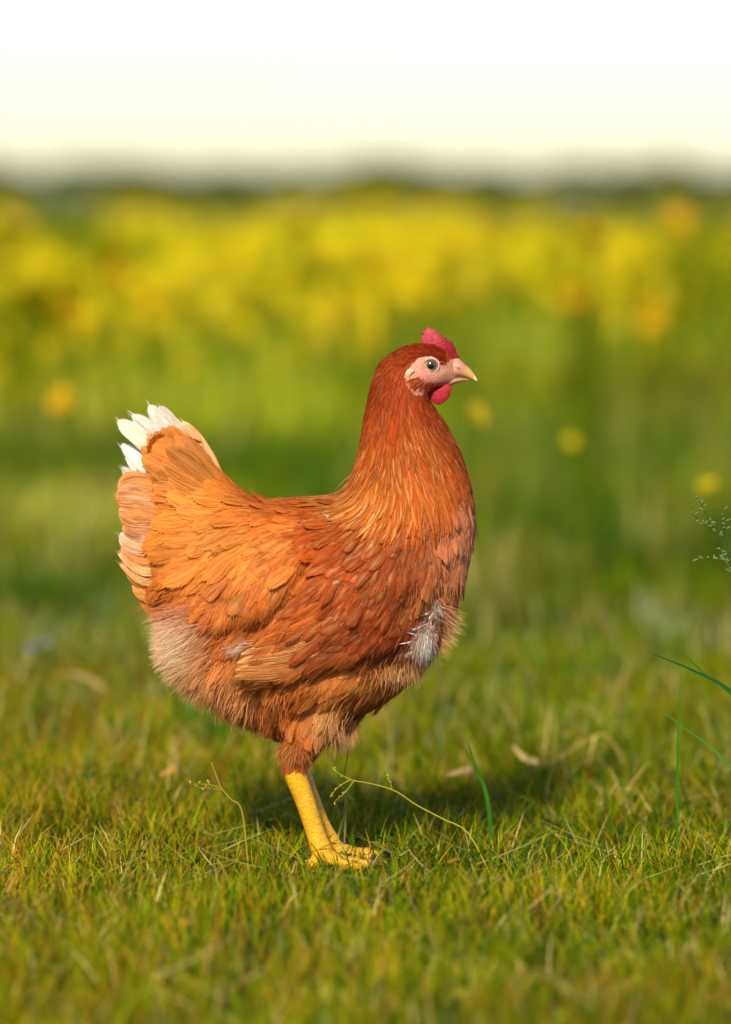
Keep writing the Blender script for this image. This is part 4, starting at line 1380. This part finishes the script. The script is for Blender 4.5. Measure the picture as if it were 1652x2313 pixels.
Pq, Nq = sample_surface(120000)
qx, qy = Pq[:, 0] / S + CX, GY - Pq[:, 2] / S
cvq = ctl(qx, qy)
fl = cvq[:, 11]
ok = (rng.random(len(Pq)) < np.clip(fl, 0.02, 1) * np.where(qx > 520, .34, .6)) & (qy < 1706) & ~in_poly(FACE, qx, qy) & (qy > 900)
Pq, Nq, cvq, qx, qy, fl = Pq[ok], Nq[ok], cvq[ok], qx[ok], qy[ok], fl[ok]
n = len(Pq)
tuft = rng.normal(0, 1, (4000, 3))[(vnoise(qx / 14, qy / 14, 77) * 3999).astype(int)]
dv = np.stack([cvq[:, 0], np.zeros(n), -cvq[:, 1]], -1)
dv = vnorm(dv - Nq * (dv * Nq).sum(1, keepdims=True))
dv = vnorm(dv + Nq * (0.22 + 0.4 * fl[:, None]) + 0.16 * tuft + rng.normal(0, .13, (n, 3)))
cc = cvq[:, 6:9] * rng.uniform(.8, 1.25, (n, 1))
g = Geo()
V, T, C = strands(Pq + Nq * 0.001, dv, cvq[:, 2] * S * rng.uniform(.45, .95, n) * (0.5 + 0.5 * fl), rng.uniform(0.00012, 0.00036, n), cc, np.minimum(cc * 1.35 + 0.03, .9), 2)
g.add(V, T, C)
o = g.build("down_fluff", MAT_DOWN, HEN)
tag(o, kind="stuff")

# white tuft of down showing under the breast, and wisps
def tuft_part(name, cx_, cy_, sx, sy, n, dirs, L, c0, c1, dep, off_=0.003):
    ang = rng.normal(0, 1, (n, 2))
    x_, y_ = cx_ + ang[:, 0] * sx, cy_ + ang[:, 1] * sy
    pts, nrm = [], []
    for a_, b_ in zip(x_, y_):
        hit = bvh.ray_cast(Vector(((a_ - CX) * S, -1, (GY - b_) * S)), Vector((0, 1, 0)))
        if hit[0] is None:
            hit = bvh.find_nearest(Vector(((a_ - CX) * S, -dep * S, (GY - b_) * S)))
        pts.append(hit[0])
        nrm.append(hit[1])
    P_, N_ = np.array(pts), np.array(nrm)
    d_ = np.array([dirs[0], 0, -dirs[1]])[None] + N_ * 0.75 + rng.normal(0, .33, (n, 3))
    bl_ = np.exp(-.28 * (ang ** 2).sum(1))[:, None]
    cb_ = ctl(x_, y_)[:, 6:9]
    g_ = Geo()
    V, T, C = strands(P_ + N_ * off_ * rng.uniform(.3, 1, (n, 1)), vnorm(d_), L * S * rng.uniform(.35, 1.2, n), rng.uniform(.00012, .0003, n),
                      bl_ * lin(c0) * rng.uniform(.8, 1.15, (n, 1)) + (1 - bl_) * cb_, bl_ * lin(c1) * rng.uniform(.85, 1.1, (n, 1)) + (1 - bl_) * cb_ * 1.2, 3, .1)
    g_.add(V, T, C)
    o_ = g_.build(name, MAT_DOWN, HEN)
    return tag(o_, kind="stuff")


tuft_part("white_down", 954, 1436, 11, 20, 2200, (-.9, .5), 24, (252, 246, 236), (254, 250, 242), 90, 0.006)
tuft_part("grey_down", 982, 1362, 7, 14, 200, (-.6, .25), 26, (196, 184, 172), (222, 208, 194), 90)
tuft_part("pale_down", 1000, 1412, 9, 30, 500, (.6, .35), 40, (222, 164, 112), (240, 200, 150), 70)
tuft_part("pale_down", 912, 1498, 34, 12, 500, (-.7, .7), 40, (214, 156, 96), (232, 188, 132), 90)
tuft_part("white_down", 556, 1442, 20, 8, 300, (-.8, .3), 30, (226, 206, 182), (236, 220, 200), 120)
tuft_part("pale_down", 418, 1440, 32, 38, 4500, (-.9, .25), 50, (240, 204, 160), (246, 222, 188), 60)
tuft_part("thigh_down", 782, 1648, 16, 12, 500, (-.05, 1), 46, (200, 150, 100), (216, 178, 134), 60)
tuft_part("thigh_down", 662, 1680, 15, 10, 700, (.05, 1), 26, (186, 112, 54), (204, 140, 80), 78)
# stray pale feather tips on back and shoulder
for (x_, y_, s_) in ((694, 1175, 9), (744, 1162, 8), (762, 1298, 9)):
    tuft_part("white_down", x_, y_, 4, 2, 45, (-.8, .5), 12, (250, 224, 186), (252, 234, 204), 150)


# --- comb, wattles, beak, earlobes, eyes
def slab(name, poly, g_, thick, colf, mat, parent, dep=0.0, kx=0.0, sm=3, n=160, power=.5, wart=0.0):
    pl = closed_spline(poly, n)
    X_, Y_, M_, U_ = inflate(pl, g_, 250)
    W_ = U_ ** power
    W_ = W_ / W_.max() * thick
    W_ = W_ * (1 + wart * (vnoise(X_ / 4.2, Y_ / 4.2, 95) - .5))
    V_, T_ = heightfield_mesh(X_, Y_, M_, W_)
    V_ = laplace(V_, T_, sm, .5)
    px_, py_ = V_[:, 0].copy(), V_[:, 2].copy()
    V_[:, 1] += dep + kx * (px_ - px_.mean())
    me_ = mesh_from(name, px2w(V_), T_, colf(px_, py_), np.zeros_like(V_), mat)
    return link(name, me_, parent)


COMBP = [(952, 764), (955, 750), (962, 745), (969, 739), (975, 745), (983, 743), (988, 751), (996, 753), (1000, 761), (1008, 762), (1012, 770), (1021, 771),
         (1025, 780), (1030, 786), (1031, 796), (1037, 804), (1034, 815), (1018, 814), (1004, 806), (990, 792), (972, 784), (956, 780)]
PINK, CRIM = lin([170, 60, 70]), lin([132, 10, 28])


def combcol(x, y):
    f = smooth01(970, 1015, x)[:, None]
    c = PINK * (1 - f) + CRIM * f
    c = c * (0.75 + 0.5 * vnoise(x / 4, y / 4, 50))[:, None]
    dk = np.exp(-((x - 955) / 3.5) ** 2 - ((y - 754) / 5) ** 2)[:, None]
    return c * (1 - .85 * dk)


slab("comb", COMBP, 1.0, 7.5, combcol, MAT_COMB, HEN, power=.4, sm=1, n=220, wart=.16)


def wc(x, y):
    return lin([154, 28, 44])[None] * (0.8 + 0.4 * vnoise(x / 5, y / 5, 51))[:, None]


WAT = [(966, 889), (976, 880), (995, 874), (1010, 866), (1018, 872), (1019, 884), (1014, 897), (1004, 908), (991, 914), (979, 908), (970, 898)]
slab("wattle", WAT, 1.0, 5, wc, MAT_COMB, HEN, dep=-17, wart=.2)
slab("wattle", WAT, 1.0, 5, wc, MAT_COMB, HEN, dep=17, wart=.2)


def lobec(x, y):
    f = smooth01(838, 862, y)[:, None]
    c = lin([214, 166, 136]) * (1 - f) + lin([176, 108, 82]) * f
    return c * (0.85 + 0.3 * vnoise(x / 5, y / 5, 52))[:, None]


LOBE = [(915, 841), (922, 831), (931, 830), (936, 836), (930, 843), (926, 852), (928, 862), (936, 871), (945, 876), (946, 882), (936, 883), (924, 874), (917, 858)]
for sd in (-1, 1):
    wl = surf_w(940, 865, sd)
    slab("earlobe", LOBE, 1.0, 3.0, lobec, MAT_SKIN, HEN, dep=sd * (wl - 1.5), n=120)

HORN, HORNY, PINKB = lin([226, 200, 150]), lin([200, 154, 84]), lin([188, 130, 108])


def beakc(x, y):
    f = smooth01(1042, 1066, x + (y - 835) * .4)[:, None]
    c = PINKB * (1 - f) + HORNY * f
    tip = smooth01(1066, 1078, x)[:, None]
    c = c * (1 - tip) + lin([236, 220, 170]) * tip
    nos = np.exp(-((x - 1036) / 6.5) ** 2 - ((y - 831 - (x - 1036) * .35) / 2.0) ** 2)[:, None]
    return c * (1 - .72 * nos) * (0.92 + 0.16 * vnoise(x / 6, y / 3, 53))[:, None]


UB = [(1012, 822), (1022, 811), (1036, 809), (1051, 823), (1064, 834), (1073, 847), (1079, 861), (1069, 859), (1055, 854), (1040, 851), (1020, 853), (1006, 856), (1006, 838)]
LB = [(1002, 862), (1018, 853), (1040, 853), (1056, 856), (1060, 859), (1044, 862), (1031, 866), (1018, 871), (1006, 872)]
upper = slab("upper_beak", UB, 1.0, 17, beakc, MAT_BEAK, HEN, power=.55, n=160)
slab("lower_beak", LB, 1.0, 12, lambda x, y: lin([170, 118, 92])[None] * np.ones((len(x), 1)) * (0.9 + .2 * vnoise(x / 5, y / 3, 54))[:, None], MAT_BEAK, HEN, n=120)


def ball(cx_, cd, cy_, r, colf, sd, name, parent, flat=1.0, rmax=math.pi):
    nu, nv = 28, 20
    V_, T_, A_ = [], [], []
    for i in range(nv + 1):
        ph = rmax * i / nv
        for j in range(nu):
            th = 2 * math.pi * j / nu
            V_.append((cx_ + r * math.sin(ph) * math.cos(th), cd + sd * r * flat * math.cos(ph), cy_ + r * math.sin(ph) * math.sin(th)))
            A_.append(ph)
    for i in range(nv):
        for j in range(nu):
            p_, q_ = i * nu + j, i * nu + (j + 1) % nu
            T_ += [(p_, q_, q_ + nu), (p_, q_ + nu, p_ + nu)]
    V_ = np.array(V_)
    A_ = np.array(A_)
    return link(name, mesh_from(name, px2w(V_), np.array(T_), colf(A_), np.zeros_like(V_), MAT_EYE), parent)


def iris(a):
    d = np.sin(a) * np.where(a < 1.57, 1, 3)
    c = np.tile(lin([96, 84, 66]), (len(a), 1))
    c[d > .82] = lin([60, 48, 42])
    c[d < .5] = lin([84, 70, 56])
    return c


for sd in (-1, 1):
    we = surf_w(972, 824, sd)
    eye = ball(972.5, sd * (we - 9.0), 824, 15, iris, sd, "eye", HEN)
    ball(973, sd * (we - 9.0 + 1.0), 823.5, 14.4, lambda a: np.tile(lin([10, 8, 8]), (len(a), 1)), sd, "pupil", eye, 1.0, 0.52)
    # lids: a fleshy ring, pale with a darker rim
    rg = Geo()
    for (rr_, tr_, c_) in ((14.0, 1.9, (120, 96, 86)), (17.6, 2.0, (206, 166, 146))):
        th = np.linspace(0, 2 * np.pi, 41)
        P_ = np.stack([972.5 + rr_ * np.cos(th) * 1.06, sd * (we + 1.6 - (rr_ - 14) * .45) + 0 * th, 824 + rr_ * np.sin(th) * .95], -1)
        V_, T_ = tube(P_, np.full(41, tr_), 8, False)
        rg.add(px2w(V_), T_, lin(c_))
    rg.build("eyelid", MAT_SKIN, HEN)


# ------------------------------------------------------------------ single stems, blades and litter in the grass
def ground_d(py, z=0.0):
    """distance at which a point z above the ground shows in row py"""
    return D * (H - z) / ((py - HZ) * S)


def ribbon(pts, w0, colr, nrm=(0, -1, 0.3), n=18, tipw=0.05, belly=0.0):
    P_ = spline(pts, n)
    t_ = np.linspace(0, 1, n)
    tan_ = vnorm(np.gradient(P_, axis=0))
    sd_ = vnorm(np.cross(tan_, np.array(nrm, float)))
    nn_ = np.cross(sd_, tan_)
    w_ = w0 * (1 - (1 - tipw) * t_ ** 1.6)
    V_ = np.stack([P_ - sd_ * w_[:, None], P_ - nn_ * (w_ * .35)[:, None], P_ + sd_ * w_[:, None]], 1).reshape(-1, 3)
    q_ = (np.arange(n - 1)[:, None] * 3 + np.arange(2)[None]).ravel()
    T_ = np.concatenate([np.stack([q_, q_ + 1, q_ + 4], -1), np.stack([q_, q_ + 4, q_ + 3], -1)])
    C_ = np.repeat(lin(colr)[None] * (0.85 + 0.3 * vnoise(t_ * 9, t_ * 0 + w0 * 999, 70))[:, None], 3, 0)
    return V_, T_, C_


def from_px(pts, d):
    return [at_depth(a, b, d) for a, b in pts]


def to_ground(px, d):
    x_ = (px - CX) * S * d / D
    return np.array([x_, d - D, float(ground_z(np.array([x_]), np.array([d - D]))[0]) - 0.003])


def grass_blade(pts, base_px, d, w, colr, label):
    P_ = [to_ground(base_px, d)] + from_px(pts, d)
    g_ = Geo()
    g_.add(*ribbon(P_, w, colr, n=28))
    o_ = g_.build("grass_blade", MAT_GRASS)
    return tag(o_, label, "grass blade")


grass_blade([(1800, 1690), (1652, 1562), (1560, 1512), (1462, 1472)], 1860, 4.42, .0026, (34, 84, 36), "long dark green grass blade arching over the right lawn, upper of two crossing")
grass_blade([(1740, 1660), (1652, 1568), (1590, 1520), (1541, 1472)], 1800, 4.40, .0017, (44, 98, 34), "short dark green grass blade crossing under the long arching one")
grass_blade([(1531, 1720), (1535, 1600), (1538, 1505)], 1530, 4.52, .0013, (66, 116, 28), "thin upright green blade below the two crossing dark blades")
grass_blade([(1690, 1800), (1620, 1700), (1540, 1640), (1464, 1582)], 1710, 4.62, .0018, (78, 128, 40), "mid green blade leaning low in the lawn beneath the crossing blades")
grass_blade([(1100, 1800), (1075, 1730), (1056, 1672)], 1115, 4.6, .0022, (60, 110, 24), "stiff green blade leaning beside the flat tan leaf")


def lying(name, pts, r, colr, label, cat, z=0.03, leafs=(), row=1700):
    """a dry stem lying on top of the grass"""
    P_ = [at_depth(a, b, ground_d(row, z)) for a, b in pts]
    root_ = empty(name, tuple(P_[0] * [1, 1, 0]), label, cat)
    V_, T_ = tube(spline(P_, 26), np.linspace(r, r * .6, 26), 7)
    g_ = Geo()
    g_.add(V_, T_, lin(colr)[None] * rng.uniform(.85, 1.15, (len(V_), 1)))
    g_.build("stem", MAT_STRAW, root_)
    for lp, w_, lc in leafs:
        g_ = Geo()
        g_.add(*ribbon([at_depth(a, b, ground_d(row, z) - .004) for a, b in lp], w_, lc, tipw=.2))
        g_.build("leaf_sheath", MAT_STRAW, root_)
    return root_


lying("dry_straw", [(1205, 1720), (1240, 1724), (1290, 1696), (1345, 1662), (1372, 1664), (1400, 1705), (1416, 1770), (1424, 1850)], .0010, (196, 166, 84),
      "bent pale straw stalk arched over the lawn with a papery leaf at its end", "straw",
      leafs=[([(1216, 1722), (1190, 1715), (1172, 1700), (1160, 1684)], .0034, (206, 180, 112)), ([(1345, 1662), (1335, 1700), (1322, 1760)], .0012, (214, 186, 104))])
lying("dry_grass_stalk", [(360, 1668), (330, 1640), (280, 1592), (235, 1560), (190, 1530), (120, 1522)], .0017, (170, 144, 62), "long dry grass stalk leaning out of the lawn behind the hen's rear", "stalk", z=.03,
      leafs=[([(240, 1562), (200, 1532), (150, 1520)], .0036, (156, 132, 72))], row=1560)

dl = ground_d(1745, .028)
root = empty("dry_leaf", tuple(at_depth(1035, 1745, dl) * [1, 1, 0]), "flat tan dead leaf lying on the lawn near the stiff green blade", "leaf")
g = Geo()
g.add(*ribbon(from_px([(1066, 1738), (1048, 1742), (1030, 1746), (1006, 1752)], dl), .0062, (214, 166, 104), (0, -.5, .8), 12, .25))
g.build("blade", MAT_STRAW, root)
dl = ground_d(1748, .028)
root = empty("dry_leaf", tuple(at_depth(372, 1748, dl) * [1, 1, 0]), "small orange dead leaf curled in the lawn near the hen's leg", "leaf")
g = Geo()
g.add(*ribbon(from_px([(398, 1738), (382, 1742), (372, 1746), (362, 1753)], dl), .0042, (168, 112, 40), (0, -.6, .7), 12, .3))
g.build("blade", MAT_STRAW, root)


def sprig(name, base_px, d, main, twigs, r, colr, seedc, label, cat, seed_n=6, seed_r=.0016):
    P_ = [to_ground(base_px, d)] + from_px(main, d)
    root_ = empty(name, tuple(P_[0]), label, cat)
    V_, T_ = tube(spline(P_, 24), np.linspace(r, r * .55, 24), 7)
    g_ = Geo()
    g_.add(V_, T_, lin(colr))
    g_.build("stem", MAT_GRASS, root_)
    for tw in twigs:
        g_ = Geo()
        Q_ = spline(from_px(tw, d), 10)
        V_, T_ = tube(Q_, np.linspace(r * .6, r * .3, 10), 6)
        g_.add(V_, T_, lin(colr))
        for k_ in range(seed_n):
            c0_ = Q_[int(4 + 5 * k_ / max(seed_n - 1, 1))]
            dr_ = vnorm(np.array([rng.normal(0, 1), rng.normal(0, .6), rng.normal(.5, .6)]))
            e_ = c0_ + dr_ * seed_r * rng.uniform(2.2, 4.2)
            V_, T_ = tube(spline([c0_, (c0_ + e_) / 2 + rng.normal(0, .0004, 3), e_], 6), np.array([.2, .75, 1, .95, .6, .1]) * seed_r * .7, 6)
            g_.add(V_, T_, lin(seedc) * rng.uniform(.8, 1.2))
        g_.build("twig", MAT_GRASS, root_)
    return root_


sprig("seeding_stem", 1120, 4.40, [(1060, 1885), (1000, 1850), (940, 1818), (895, 1788), (845, 1772), (790, 1762)],
      [[(795, 1763), (770, 1750), (752, 1738)], [(790, 1762), (765, 1778), (745, 1800)], [(800, 1764), (780, 1790), (755, 1812)], [(885, 1784), (882, 1768), (878, 1752)]],
      .0008, (186, 176, 44), (196, 188, 76), "yellow-green seeding stem branching low in front of the hen's leg", "stem", 4, .0010)
sprig("seeding_stem", 565, 4.38, [(548, 1838), (522, 1806), (500, 1780), (488, 1750), (478, 1722)],
      [[(500, 1780), (470, 1772), (430, 1772)], [(502, 1784), (475, 1782), (440, 1778)]], .0008, (176, 160, 56), (196, 170, 76),
      "thin yellowish stem behind the hen's leg with a seed head on its side", "stem", 6, .0013)
sprig("dry_stalk", 776, 4.56, [(781, 1840), (778, 1760), (787, 1700)], [], .0009, (158, 150, 96), (158, 150, 96), "pale upright dry stalk beside the hen's far thigh", "stalk")
sprig("feathery_weed", 1668, 4.47, [(1668, 1700), (1664, 1450), (1655, 1290), (1640, 1190), (1636, 1150)],
      [[(1650, 1270), (1635, 1225), (1612, 1190), (1604, 1178)], [(1608, 1192), (1590, 1150), (1578, 1122)], [(1606, 1200), (1590, 1182), (1562, 1160)], [(1645, 1230), (1640, 1190), (1636, 1152)],
       [(1656, 1290), (1668, 1240), (1664, 1190)], [(1652, 1280), (1640, 1262), (1628, 1240)], [(1660, 1330), (1650, 1290), (1640, 1262)], [(1662, 1340), (1690, 1270), (1700, 1210)],
       [(1660, 1268), (1630, 1264), (1578, 1262)]],
      .0011, (70, 98, 40), (124, 142, 80), "grey-green feathery weed with tiny leaf clusters at the lawn's right edge", "weed", 8, .0015)
